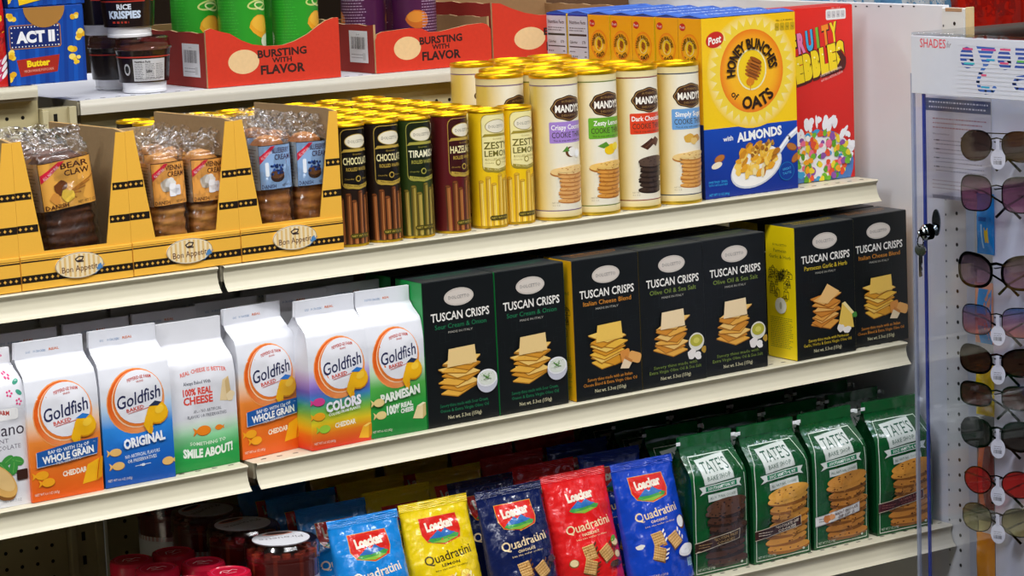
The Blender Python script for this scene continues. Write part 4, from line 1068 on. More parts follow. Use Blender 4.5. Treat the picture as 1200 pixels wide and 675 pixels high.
# glossy wafer bags
def loacker(base, word, sub, shield=True, food='choc', wordc='#ecd2a4', seed=0):
    W, H, D = .1235, .205, .055
    A = Art()
    if shield:
        P = [(30, 178), (100, 178), (101, 152), (96, 140), (65, 133), (36, 140), (29, 152)]
        A.poly([(65+(p[0]-65)*1.03, 156+(p[1]-156)*1.04) for p in P], '#e2a93c'); A.poly(P, '#d8261e')
    A.poly([(36, 142), (50, 149), (58, 153), (66, 150), (76, 155), (86, 149), (96, 146), (92, 141), (65, 134.5), (44, 138)], '#3f9a48'); A.poly([(40, 145), (50, 151), (58, 156), (64, 152), (73, 158), (82, 151), (90, 149), (80, 146), (60, 144)], '#2c6ab0')
    A.poly([(44, 139), (65, 134.5), (92, 141), (80, 142), (62, 140)], '#8ab83a')
    A.text('Loacker', 65, 165, 14, '#f4e6d2', w=54, bold=.06, rot=4, res=3)
    A.text('Quadratini', 66, 116, 14.5, wordc, w=88, bold=.015, rot=6, res=3)
    A.text(sub, 66, 102, 4.4, wordc, w=34, res=1, bold=.03, rot=4); A.text('bite size wafer cookies', 66, 96, 3, wordc, w=60, res=1, rot=4)
    def waf(x, y, s_, rot, dark='#5a3420', cr='#e6bc78'):
        q = [rotp(p, x, y, rot) for p in ((x-s_, y-s_), (x+s_, y-s_), (x+s_, y+s_), (x-s_, y+s_))]
        A.poly([(p[0]+2, p[1]-3) for p in q], '#a8743a'); A.poly(q, cr)
        for k in range(5):
            a = -s_+2*s_*(k+.5)/5
            A.line([rotp((x-s_, y+a), x, y, rot), rotp((x+s_, y+a), x, y, rot)], s_*.09, '#b98240'); A.line([rotp((x+a, y-s_), x, y, rot), rotp((x+a, y+s_), x, y, rot)], s_*.05, '#c89450')
        for k in range(3):
            a = -s_+2*s_*(k+.3)/3; e = [rotp((x+s_, y+a), x, y, rot), rotp((x+s_*1.5, y+a+s_*.35), x, y, rot)]
            e2 = [rotp((x+s_, y+a+s_*.3), x, y, rot), rotp((x+s_*1.5, y+a+s_*.65), x, y, rot)]
            A.poly([e[0], e[1], e2[1], e2[0]], dark)
    dk = {'lem': '#f3e6b0', 'van': '#f6efd6', 'coc': '#f3ece0'}.get(food, '#5a3420')
    if food == 'lem': A.ell(40, 74, 13, 13, '#d8a818'); A.ell(40, 74, 11.5, 11.5, '#f8e878'); [A.line([(40, 74), (40+11*math.cos(k*.785), 74+11*math.sin(k*.785))], .8, '#e0b828') for k in range(8)]; A.ell(88, 78, 12, 12, '#d8a818'); A.ell(88, 78, 10.6, 10.6, '#f8e878'); [A.line([(88, 78), (88+10*math.cos(k*.785), 78+10*math.sin(k*.785))], .8, '#e0b828') for k in range(8)]
    waf(54, 72, 11, 8, dk); waf(50, 48, 11, -20, dk); waf(84, 66, 11, 28, dk)
    if food == 'nut':
        for x, y in ((24, 58), (112, 60), (106, 80)): A.ell(x, y, 8, 7, '#8a5a30'); A.ell(x, y+.5, 6.6, 5.6, '#e8cf9c')
        A.blob(100, 46, 13, '#4a2c1c', seed=3, ry=6); A.ell(104, 86, 7, 4, '#5c9a34', rot=30)
    if food == 'coc':
        A.ell(112, 92, 10, 12, '#7a4a30', rot=-20); A.ell(110, 93, 8.4, 10, '#f2f0ee', rot=-20); A.ell(104, 46, 18, 10, '#e6e4e8', rot=12); A.ell(104, 48, 15, 7, '#f7f6f8', rot=12); A.blob(20, 64, 7, '#e8e2d6', seed=2, ry=4)
        A.rect(106, 18, 120, 32, '#9ac0de'); A.text('NON', 113, 28, 3, '#2a5a8a', res=1, w=10); A.text('GMO', 113, 22, 3, '#2a5a8a', res=1, w=10)
    if food == 'choc': A.blob(106, 80, 8, '#4a3038', seed=3, ry=6); A.blob(106, 44, 12, '#3a2018', seed=5, ry=6)
    A.text('NET WT 8.82 oz (250 g)', 40, 14, 3.6, wordc, w=40, res=1)
    R = random.Random(seed); ph = [R.uniform(0, 6) for _ in range(6)]
    def thick(v): t = v/(H-.012); return D*max(.03, (1-max(0, (t-.25)/.75)**1.7)) if t < 1 else D*.03
    def prof(q): return max(0, 1-abs(q)**2.6)**.6
    def wk(x, v):
        return (.0022*noise.noise(Vector((x*26+ph[0], v*20, ph[1])))+.0016*noise.noise(Vector((x*70, v*55+ph[2], 3)))+.0012*abs(noise.noise(Vector((x*45+v*60, v*30-x*40, ph[3])))))
    def wid(v): return W*(1-.05*sm((v-.1)/.1))*(1-.03*math.sin(PI*v/H))
    def front(u, v):
        q = (u/.130-.5)*2; x = q*wid(v)/2
        return (x, -thick(v)/2*prof(q)-wk(x, v)*(1 if abs(q) < .96 else .2)*min(1, (H-v)/.02+.3), v)
    def back(u, v):
        q = (.5-u/.130)*2; x = q*wid(v)/2; return (x, thick(v)/2*prof(q), v)
    t = empty('wafer_bag', 'x', 'bag')
    b = MB(); b.patch(front, 0, .130, 0, H-.012, 26, 38, base, FOIL); b.patch(back, 0, .130, 0, H-.012, 12, 14, base, FOIL)
    b.art(A, front, FOIL, L=.008, step=.00014)
    b.patch(lambda u, v: (u*wid(0)/2, v*D/2*prof(u), .0001), -1, 1, -1, 1, 8, 2, base, FOIL, flip=True)
    b.build('body', t)
    b = MB()
    cr = lambda u, v: (u*wid(v)/2, -.0007+.0003*math.sin(v*2600)-wk(u*W/2, v)*.8, v)
    b.patch(cr, -1, 1, H-.013, H, 16, 16, base, FOIL); b.patch(lambda u, v: (cr(u, v)[0], cr(u, v)[1]+.0009, v), -1, 1, H-.013, H, 16, 16, base, FOIL, flip=True)
    b.build('crimped_seal', t)
    return t
L_BL = loacker('#1482d2', 'Quadratini', 'VANILLE', food='van', wordc='#f0dcc0', seed=1)
L_YE = loacker('#e8c80c', 'Quadratini', 'LEMON', food='lem', wordc='#4a3c14', seed=2)
L_NA = loacker('#0d1a4a', 'Quadratini', 'CHOCOLATE', food='choc', seed=3)
L_RE = loacker('#dc1a1c', 'Quadratini', 'HAZELNUT', food='nut', shield=False, seed=4)
L_RB = loacker('#0e3fb4', 'Quadratini', 'COCONUT', food='coc', seed=5)
LW, LH = .130, .205
LEAN = -.24
def lbag(src, px, py, label, Y, rz=0, group=None, lean=LEAN):
    """bag whose top edge middle is seen at the pixel px, resting on the bottom shelf"""
    z = S4[1]+.001; top = z+LH*math.cos(lean)+.0
    yt = Y-math.sin(lean)*LH*1.0
    p = at(px, py, 1, yt)
    D2 = .0275*abs(math.sin(lean))
    return put(src, label, (p.x, Y, z+D2*1.02), rz, lean, group), p
def lplace(src, px, py, label, lean=LEAN, rz=0, group=None, dh=0):
    """the middle of the bag's top edge seen at (px, py); the bag leans back and rests on the bottom shelf"""
    lift = .0275*abs(math.sin(lean))*1.02+.0006
    z = S4[1]+lift+dh; top = z+LH*math.cos(lean)
    p = at(px, py, 2, top)
    return put(src, label, (p.x, p.y+math.sin(lean)*LH, z), rz, lean, group)
LX0 = at(504, 580, 1, .021).x; LIFT = .0275*abs(math.sin(LEAN))*1.02+.0006
def lcol(src, k, dy, label, rz, behind):
    x = LX0+.1262*k-(.003 if k == 3 else 0); y = -.028+dy
    put(src, label, (x, y, S4[1]+LIFT), rz, LEAN).scale = (1, 1, .925)
    for s2, d, dx, l2, g in behind:
        put(s2, l2, (x+dx, y+d, S4[1]+LIFT), R_.uniform(-.008, .008), LEAN, g).scale = (1, 1, .925)
RG = 'rearmost wafer bags in the dark'; RL = 'wafer bag almost lost in the dark at the back of the bottom shelf'
lcol(L_BL, -1, -.012, 'light blue wafer bag at the front left, beside the big clear-lidded canister', .01, [(L_BL, .092, .0, 'light blue wafer bag directly behind the front light blue one', None), (L_BL, .18, .0, RL, RG), (L_BL, .27, .0, RL, RG)])
lcol(L_YE, 0, .0, 'yellow wafer bag at the front, between light blue and navy bags', .0, [(L_YE, .10, -.0015, 'yellow wafer bag directly behind the front yellow one', None), (L_YE, .175, -.0015, 'shaded yellow wafer bag, third back in the yellow row', None), (L_YE, .26, .0, RL, RG)])
lcol(L_NA, 1, -.010, 'navy wafer bag at the front', .01, [(L_NA, .075, .0, 'navy wafer bag mostly hidden behind the front navy one', None), (L_YE, .165, .0, 'shaded yellow wafer bag standing behind the navy bags', None), (L_YE, .26, .0, RL, RG)])
lcol(L_RE, 2, .004, 'red wafer bag at the front', -.01, [(L_RE, .08, .0, 'red wafer bag directly behind the front red one', None), (L_RE, .165, .0, 'shaded red wafer bag, third back in the red row', None), (L_RE, .25, .0, RL, RG)])
lcol(L_RB, 3, -.004, 'royal blue wafer bag with coconut beside the green cookie bags', .0, [(L_RB, .085, .0, 'royal blue wafer bag directly behind the front royal blue one', None), (L_RB, .17, .0, RL, RG), (L_RE, .26, .0, RL, RG)])

# ================================================================ jars at the lower left
def canister():
    t = empty('wafer_canister', 'x', 'canister'); r = .0515
    b = MB(); b.lathe([(r-.006, .0), (r-.001, .001), (r, .006), (r, .118)], '#cfd2da', TUBE, n=44)
    A = Art()
    for k in (0, 1):
        x0 = -30+k*150
        A.poly([(x0-24, 20), (x0+50, 20), (x0+46, 96), (x0-20, 88)], '#b5242c'); A.poly([(x0-20, 24), (x0+46, 24), (x0+42, 90), (x0-16, 83)], '#d9dae0')
        A.text('PEPPERIDGE FARM', x0+13, 78, 6, '#b5242c', w=50, res=1, bold=.03); A.text('Pirouette', x0+13, 62, 12, '#8a1c24', w=50, res=2); A.rrect(x0-4, 28, x0+30, 50, 5, '#8a4a24')
    b.art(A, cyl_surf(r), TUBE, L=.0055, ky=.25); b.build('body', t)
    b = MB(); b.lathe([(r-.003, .108), (r-.003, .146), (0, .146)], '#5a2218', TUBE, n=36)
    for k in range(16):
        a = 2*PI*k/16; q = (r-.009) if k % 2 else (r-.02)
        b.lathe([(.0068, .108), (.0068, .150), (.004, .1505), (.0035, .149), (0, .149)], '#7c3c20' if k % 3 else '#93502c', PASTRY, n=8, cx=q*math.cos(a), cy=q*math.sin(a))
    b.build('rolled_wafers', t)
    b = MB(); b.lathe([(r, .112), (r, .1385), (r+.002, .1395), (r+.0025, .142), (r+.0018, .144), (r+.0018, .158), (r-.001, .1625), (r-.004, .1632), (0, .1632)], '#ecc4c8', JARP, n=48); b.build('clear_lid', t)
    lid = [c for c in bpy.data.objects if c.parent == t and c.name.startswith('clear_lid')][0]; lid['label'] = 'clear reddish plastic lid'
    b = MB(); b.lathe([(r-.011, .1636), (r-.0112, .1640), (0, .1640)], '#dcdce0', PAPER, n=40)
    A = Art(); A.text('Pirouette', 0, 0, 13, '#6a6468', w=62, rot=180, res=2); A.text('ROLLED WAFERS', 0, 14, 4, '#8a8488', w=44, rot=180, res=1); A.ell(0, 26, 22, 8, '#d98a70'); A.ell(0, 27, 18, 5, '#3a2a28')
    b.art(A, lambda u, v: (u, v, .1640), PAPER); b.build('lid_label', lid)
    return t
CN = canister()
cp = at(335, 630, 2, S4[1]+.1800); ck = 0
for x, y, rz, l in ((335, 630, -.3, 'clear-lidded wafer canister beside the light blue wafer bag, nearest of the canisters'), (287, 617, .2, 'clear-lidded wafer canister half behind the nearest canister'),
                 (228, 601, .5, 'shaded wafer canister, third from the light blue wafer bags'), (178, 590, 1, 'darkest wafer canister at the back left of the bottom shelf')):
    put(CN, l, (cp.x-.008-.001*ck, cp.y+.1115*ck, S4[1]+.0006), rz).scale = (1, 1, 1.1); ck += 1
t = empty('red_lidded_jar', 'x', 'jar'); r = .0295
b = MB(); b.lathe([(r-.006, 0), (r-.001, .002), (r, .008), (r, .088), (r-.002, .092)], '#c3cbe0', TUBE, n=36); A = Art(); A.rrect(-30, 16, 30, 70, 6, '#d9dce8'); A.text('COOKIES', 0, 50, 8, '#b5242c', w=44, res=1) if False else None
b.art(A, cyl_surf(r), TUBE, L=.0055, ky=.25); b.build('body', t)
b = MB(); b.lathe([(r+.001, .088), (r+.002, .0895), (r+.002, .104), (r+.0005, .1075), (r-.003, .1085), (r-.004, .1075), (0, .1075)], '#c01434', PLAST, n=40)
A = Art()
A.ring(0, 0, 24, 24, 1.2, '#d8446a')
A.line([(-14, -4), (-9, 6), (-2, 8), (3, 3), (-3, -2), (-8, 0)], 1.8, '#f3b6be'); A.line([(3, 3), (8, 7), (13, 2)], 1.8, '#f3b6be'); A.line([(-8, -9), (8, -8)], 1.4, '#f3b6be')
b.art(A, lambda u, v: (u, v, .1075), PLAST); b.build('lid', t)['label'] = 'dark red screw lid'
RJ = t
for x, y, rz, l in ((154, 655, .3, 'red-lidded jar, leftmost of the group'), (203, 646, .6, 'red-lidded jar at the back of the group, nearest the dark canisters'), (184, 665, .1, 'red-lidded jar cut by the lower picture edge, second from the left'),
                 (238, 658, 0, 'red-lidded jar in the middle of the group, right of the rearmost one'), (268, 669, .4, 'red-lidded jar rightmost of the group, beside the nearest canister'), (219, 681, .2, 'red-lidded jar with only its lid top in view at the lower picture edge')):
    p = at(x, y, 2, S4[1]+.15); put(RJ, l, (p.x, p.y, S4[1]+.0006), rz-.5).scale = (1, 1, 1.38)

# ================================================================ pastry display boxes
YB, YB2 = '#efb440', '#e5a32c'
def display(name, W, D, label, x, y):
    t = empty('display_box', label, 'box'); H = .198; hp = .050; th = .0016
    def outline():
        return [(-W/2, 0), (W/2, 0), (W/2, H), (W/2-.013, H+.001), (W/2-.036, hp), (-W/2+.036, hp), (-W/2+.013, H+.001), (-W/2, H)]
    b = MB()
    b.prism(outline(), lambda x, y, d: (x, -D/2+d, y), th, YB, CARTON)
    # second folded layer of the front panel
    b.box(-W/2+.0005, W/2-.0005, -D/2-.0022, -D/2-.0002, .0, hp-.004, YB, CARTON, b=.0006)
    for sg in (-1, 1):
        x0 = sg*W/2; P = [(-D/2+.002, 0), (D/2-.0022, 0), (D/2-.0022, H), (-D/2+.03, H+.003), (-D/2+.002, H)]
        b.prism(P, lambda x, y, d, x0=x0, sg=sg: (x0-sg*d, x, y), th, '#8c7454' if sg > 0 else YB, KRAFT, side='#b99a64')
        b.prism(P, lambda x, y, d, x0=x0, sg=sg: (x0-sg*(d+th+.0003), x, y), .0004, '#a58a64', KRAFT)
    b.box(-W/2, W/2, -D/2, D/2, 0, .0016, '#a58a64', KRAFT); b.box(-W/2, W/2, D/2-.002, D/2, 0, H*.9, '#a58a64', KRAFT)
    def band(z, x0, x1, yo, n):
        A = Art(); A.rect(x0, z-5, x1, z+5, '#1c130b')
        k = x0+4
        while k < x1-2:
            A.poly([(k-1.5, z), (k, z-2.6), (k+1.5, z), (k, z+2.6)], '#e7b04a'); A.poly([(k-2.6, z), (k, z-1.5), (k+2.6, z), (k, z+1.5)], '#e7b04a'); k += 8
        b.art(A, lambda u, v: (u, yo, v), CARTON, clip=(-W*500, 0, W*500, 300))
    band(15, -W*500+.5, W*500-.5, -D/2-.0022, 0)
    A = Art(); A.rect(-W*500+.5, 37, W*500-.5, 39, '#2a1c10'); A.rect(-W*500+.5, 40.5, W*500-.5, 41.3, '#6a4818'); b.art(A, lambda u, v: (u, -D/2-.0022, v), CARTON)
    for z in (82, 126):
        w = 36-(36-13)*(z-50)/148
        band(z, -W*500, -W*500+w-1.4, -D/2, 0); band(z, W*500-w+1.4, W*500, -D/2, 0)
    b.build('tray', t)
    b = MB(); A = Art(); A.ell(0, 0, 35, 17.5, '#8a8478', n=40); A.ell(0, 0, 34.3, 16.8, '#efdcb4', n=40)
    for k in range(-4, 5): A.rect(k*7-1.6, -15.5*math.sqrt(max(0, 1-(k*7/34)**2)), k*7+1.6, 15.5*math.sqrt(max(0, 1-(k*7/34)**2)), '#e3bd78')
    A.text('Bon Appetit', 0, -3.5, 8.5, '#5e2c1c', w=52, res=2, rot=2); A.line([(-5, 9), (0, 12), (6, 11), (4, 7), (-4, 6), (-6, 9)], 1.6, '#3a2a2a'); A.line([(-3, 5), (6, 5)], 1.6, '#3a2a2a')
    A.poly([(24, -9), (34, -7), (31, 0), (27, -2)], '#4f86b8'); A.line([(22, -14), (36, -2)], .8, '#4f86b8')
    P = [(.035*math.cos(2*PI*k/40), .0175*math.sin(2*PI*k/40)) for k in range(40)]
    b.prism(P, lambda x, y, d: (x+.002, -D/2-.0040+d, y+.026), .0012, '#efe3c8', CARTON)
    b.art(A, lambda u, v: (u+.002, -D/2-.0040, v+.026), CARTON); o = b.build('oval_emblem', t); o['label'] = 'striped oval emblem with lettering'
    t.location = (x, y+D/2, sz(S2, x)+.0012)
    return t
YF = .0735
xa, xb_, xc_, xd = ax(25, 338, YF), ax(156.5, 325, YF), ax(283, 310, YF), ax(403, 291, YF)
DB = .245
ds = []
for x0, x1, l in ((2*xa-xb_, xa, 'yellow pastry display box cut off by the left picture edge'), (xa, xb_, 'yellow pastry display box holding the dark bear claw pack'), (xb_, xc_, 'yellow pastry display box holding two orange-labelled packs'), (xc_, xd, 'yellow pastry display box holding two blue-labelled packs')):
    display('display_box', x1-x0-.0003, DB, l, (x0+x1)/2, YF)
def sup(a, e=.5):
    c, s_ = math.cos(a), math.sin(a); return math.copysign(abs(c)**e, c), math.copysign(abs(s_)**e, s_)
def pack(W, D, H, body, dark, lab, title, sub, kind):
    t = empty('pastry_pack', 'x', 'pastry')
    hb = H*.93
    def fn(a, v, k=1.0, rib=1):
        c, s_ = sup(a, .62); z = v*hb
        e = (1-max(0, (v-.86)/.14)**2*.5)*(1-max(0, (.06-v)/.06)**2*.25)
        r = 1+rib*(.035*math.sin(z*430+1.6*c+2*noise.noise(Vector((c, s_, z*30))))-.03+.09*noise.noise(Vector((c*2, s_*2, z*45))))
        return (W/2*k*c*e*r*.97, D/2*k*s_*e*r*.97, z)
    b = MB()
    cf = lambda a, v: mix(dark, body, .5+.5*math.sin(v*hb*430+1.6*math.cos(a)+.8)+.6*noise.noise(Vector((math.cos(a)*3, math.sin(a)*3, v*9))))
    b.patch(lambda a, v: fn(a, v), 0, 2*PI, 0, 1, 36, 44, cf, PASTRY)
    b.patch(lambda a, v: tuple(Vector(fn(a, 1))*v+Vector((0, 0, hb+.004))*(1-v)), 0, 2*PI, 0, 1, 36, 4, body, PASTRY, flip=True)
    b.patch(lambda a, v: tuple(Vector(fn(a, 0))*v), 0, 2*PI, 0, 1, 36, 2, dark, PASTRY)
    b.build('pastry', t)
    # label band wrapped round the pack
    z0, z1 = H*.52, H*.88
    def lab_s(u, v):   # u metres from the middle of the front
        A_, B_, R_1 = W/2*1.03, D/2*1.05, min(W, D)*.30; s_ = 1 if u >= 0 else -1; q = abs(u); f1 = A_-R_1; f2 = f1+R_1*PI/2; f3 = f2+2*(B_-R_1); f4 = f3+R_1*PI/2
        if q < f1: return (s_*q, -B_, z0+v)
        if q < f2: t_ = (q-f1)/R_1; return (s_*(f1+R_1*math.sin(t_)), -B_+R_1-R_1*math.cos(t_), z0+v)
        if q < f3: return (s_*A_, -B_+R_1+q-f2, z0+v)
        if q < f4: t_ = (q-f3)/R_1; return (s_*(f1+R_1*math.cos(t_)), B_-R_1+R_1*math.sin(t_), z0+v)
        return (s_*max(0, f1-(q-f4)), B_, z0+v)
    b = MB(); hh = z1-z0
    b.patch(lambda u, v: lab_s(u, v), -W*1.5, W*1.5, 0, hh, 90, 3, lab, PAPER); b.patch(lambda u, v: lab_s(u, v), -W*1.5, W*1.5, 0, hh, 90, 1, '#d8d2c4', PAPER, flip=True)
    A = Art(); w = W*1000; h = hh*1000
    A.rect(-w*.50, 0, w*.50, h, lab); A.rect(-w*.50, 0, w*.50, 1, '#2c1a14'); A.rect(-w*.5, h-1, w*.5, h, '#2c1a14'); A.rect(-w*.5, 0, -w*.49, h, '#2c1a14'); A.rect(w*.49, 0, w*.5, h, '#2c1a14')
    t1, t2 = title
    A.text(t1, w*.14, h*.87, h*.12, '#3c2a4c' if kind == 'blue' else '#4c2014', w=w*.5, bold=.02, res=2); A.text(t2, w*.17, h*.72, h*.12, '#3c2a4c' if kind == 'blue' else '#4c2014', w=w*.46, bold=.02, res=2)
    A.poly([(-w*.48, h*.58), (-w*.48, h*.75), (-w*.14, h*.97), (-w*.02, h*.97)], '#d8203c'); A.text('ALL NATURAL', -w*.29, h*.78, h*.07, '#f6d8dc', w=w*.34, res=1, rot=32)
    if kind == 'bear':
        for k in range(5): A.line([(-w*.05, h*.3), (w*(.1+.09*k), h*(.18+.1*k))], 2.2, '#b5742c')
        A.blob(-w*.16, h*.44, w*.12, '#6c3a18', seed=2); A.blob(-w*.28, h*.24, w*.09, '#d08c3c', seed=5); A.blob(-w*.05, h*.26, w*.11, '#f0c648', seed=7)
    elif kind == 'vien':
        A.blob(-w*.12, h*.48, w*.17, '#c9bba8', seed=2); A.blob(0, h*.52, w*.14, '#e9e4dc', seed=3); A.rrect(-w*.05, h*.2, w*.14, h*.5, 2, '#f4f2f2'); A.rrect(w*.12, h*.22, w*.26, h*.46, 2, '#e2dfe2')
    else:
        A.ell(0, h*.28, w*.2, h*.12, '#3c2418'); A.ell(0, h*.34, w*.2, h*.1, '#6c4424')
        R = random.Random(1)
        for k in range(26): A.ell(R.uniform(-.17, .17)*w, h*.42+R.uniform(-.08, .13)*h, w*.035, w*.035, R.choice(['#1f3f80', '#2c58a8', '#172c5c']), n=8)
        A.rrect(-w*.34, h*.3, -w*.24, h*.62, 2, '#e9eef4')
    A.text('DANISH', -w*.26, h*.08, h*.09, '#4c2014' if kind != 'blue' else '#2c3460', w=w*.4, res=1, bold=.02); A.text('NET WT 5 OZ', w*.28, h*.08, h*.06, '#4c2014', w=w*.32, res=1)
    b.art(A, lab_s, PAPER, L=.0028, ky=.3)
    for sg in (-1, 1):
        B_ = Art(); B_.lines(w*.56 if sg > 0 else -w*1.1, w*1.1 if sg > 0 else -w*.56, h*.9, h*.1, 12, '#6c4a30', h=.9); b.art(B_, lab_s, PAPER, L=.003, ky=.3)
    b.build('label_band', t)
    # clear crinkled film
    b = MB(); sd = random.random()*50
    def film(a, v):
        if v < 1:
            x, y, z = fn(a, v, 1.07, 0); f = 1
        z = v*hb if v < 1 else hb+(v-1)*.030; k = max(0, min(1, (v-1)*1.4))
        c, s_ = sup(a, .62); x = W/2*1.07*c*(1-.15*k+.3*max(0, v-1.5)); y = D/2*1.09*s_*(1-.93*k)
        q = .0022*noise.noise(Vector((x*90+sd, y*90, z*70)))+.0018*noise.noise(Vector((x*260, y*200, z*150+sd)))
        amp = 1+5*k
        return (x+c*q*(1+k), y+s_*q*amp+k*.004*noise.noise(Vector((x*120, sd, z*60))), z+k*.006*noise.noise(Vector((x*90, 4, sd))))
    b.patch(film, 0, 2*PI, .02, 2, 56, 44, '#ffffff', WRAP)
    b.build('clear_wrap', t)['label'] = 'clear crinkled plastic wrap'
    return t
P_BC = pack(.084, .055, .183, '#5c3015', '#2e160a', '#e8a848', ('BEAR', 'CLAW'), 0, 'bear')
P_VC = pack(.0535, .050, .166, '#c4873c', '#8f5520', '#eca34c', ('VIENNA', 'CREAM'), 0, 'vien')
P_BB = pack(.0535, .050, .176, '#b0702e', '#7c4418', '#8fb0d8', ('BLUEBERRY', 'CREAM'), 0, 'blue')
zb = .0030
def pk(src, px, Y, label, rz=0, ry=0, rx=0, group=None, dz=0):
    x = ax(px, 300, Y); put(src, label, (x, Y, sz(S2, x)+zb+dz), rz, rx, group, ry)
pk(P_BC, 84, .118, 'dark bear claw pastry pack with an orange label leaning left in its box', rz=.08, ry=-.10, dz=.006)
pk(P_VC, 198.5, .112, 'orange-labelled vienna cream pastry pack, left one, partly behind the box corner', rz=.0, ry=-.04, dz=.0018)
pk(P_VC, 242, .112, 'orange-labelled vienna cream pastry pack showing its whole label', rz=.0, ry=-.01, dz=.001)
pk(P_BB, 322, .112, 'blue-labelled blueberry pastry pack, left one, partly behind the box corner', rz=-.02, ry=-.02, dz=.0015)
pk(P_BB, 363.3, .112, 'blue-labelled blueberry pastry pack beside the chocolate wafer tube', rz=.0, ry=.0, dz=.001)
R_ = random.Random(3)
for (x0, x1, s_, n) in ((2*xa-xb_, xa, P_BC, 1), (xa, xb_, P_BC, 1), (xb_, xc_, P_VC, 2), (xc_, xd, P_BB, 2)):
    for j in range(0, 3):
        for k in range(n):
            if j == 0 and x0 >= xa-1e-6: continue
            x = x0+(x1-x0)*(k+.5)/n+(.0 if n == 1 else (.0012 if k == 0 else -.0012)); Y = .121+.0615*j
            put(s_, 'wrapped pastry pack further back in a display box, only its crinkled top in view', (x, Y+R_.uniform(-.002, .002), sz(S2, x)+zb), R_.uniform(-.02, .02), group='rear rows of wrapped pastry packs')

# ================================================================ top shelf
Z1 = S1[1]+.0006; YT = .508
def chip_tray(px0, px1, dY, label, shape, sideh, Dp=.24, txt=True, name='x', dx=0):
    x0, x1 = ax(px0, 100, YT+dY), ax(px1, 95, YT+dY); W = x1-x0
    t = empty('chip_tray', label, 'tray'); t.location = ((x0+x1)/2, YT+dY, Z1)
    RD = '#d3341a'; b = MB()
    P = [(-W/2, 0), (W/2, 0)]+[((q-.5)*W, h*1.05+.0006*math.sin(k*2.7)) for k, (q, h) in enumerate(shape[::-1])]
    b.prism(P, lambda x, y, d: (x, d, y), .004, RD, KRAFT, side='#b9966a')
    hl, hr = sideh
    for sg, h in ((-1, hl), (1, hr)):
        Q = [(.0045, 0), (Dp, 0), (Dp, h)]+[(Dp-(Dp-.0045)*k/10, h+.0012*math.sin(k*4)) for k in range(1, 11)]
        b.prism(Q, lambda x, y, d, sg=sg: (sg*(W/2-d), x, y), .004, '#8e1f14' if sg < 0 else '#9c7a52', KRAFT, side='#b9966a')
    b.box(-W/2, W/2, Dp-.003, Dp, 0, max(hl, hr), '#9c7a52', KRAFT); b.box(-W/2+.004, W/2-.004, .004, Dp-.003, 0, .003, '#9c7a52', KRAFT)
    if txt:
        A = Art(); w = W*1000
        A.ell(w*.27, 37, w*.115, 19, '#ecc893', n=30)
        A.text('BURSTING', w*.56, 48, 12, '#30100c', w=w*.37, bold=.035, rot=1); A.text('WITH', w*.555, 36, 8, '#30100c', w=w*.15, bold=.035); A.text('FLAVOR', w*.56, 22, 14, '#30100c', w=w*.335, bold=.04)
        b.art(A, lambda u, v: (u-W/2, 0, v), KRAFT, clip=(0, 0, w, min(h for q, h in shape)*1000-1) if False else None)
    b.build('tray', t)
    b = MB(); b.box(-W/2-.0006, -W/2, .024, .082, .016, .068, '#d8d8da', PAPER, b=.0002)
    S = Art(); barcode(S, 6, 22, 50, 42, seed=2); S.text('3 00', 28, 46, 3, '#555555', res=1, w=10); S.lines(6, 50, 13, 8, 2, '#777777', h=1); S.rect(42, 4, 51, 16, '#c0c0c0')
    b.art(S, lambda u, v: (-W/2-.0006, .082-u, .016+v), PAPER); o = b.build('shipping_label', t); o['label'] = 'white barcode label'
    return t
sh1 = [(0, .086), (.04, .088), (.1, .084), (.18, .078), (.26, .068), (.34, .060), (.45, .056), (.57, .056), (.66, .060), (.76, .070), (.84, .080), (.9, .088), (.96, .091), (1, .091)]
T1 = chip_tray(244, 400, 0, 'red corrugated chip tray holding green cans', sh1, (.086, .091))
sh2 = [(0, .052), (.02, .060), (.06, .064), (.3, .066), (.4, .064), (.46, .058), (.56, .057), (.66, .061), (.8, .064), (.93, .066), (.97, .062), (1, .055)]
T2 = chip_tray(442, 577.5, .002, 'red corrugated chip tray holding purple cans, with a lower rounded front', sh2, (.078, .078))
sh3 = [(0, .096), (.06, .094), (.14, .086), (.24, .076), (.34, .072), (.6, .070), (1, .070)]
chip_tray(580, 735, -.001, 'red corrugated chip tray half hidden behind the cereal boxes', sh3, (.10, .08), Dp=.24)
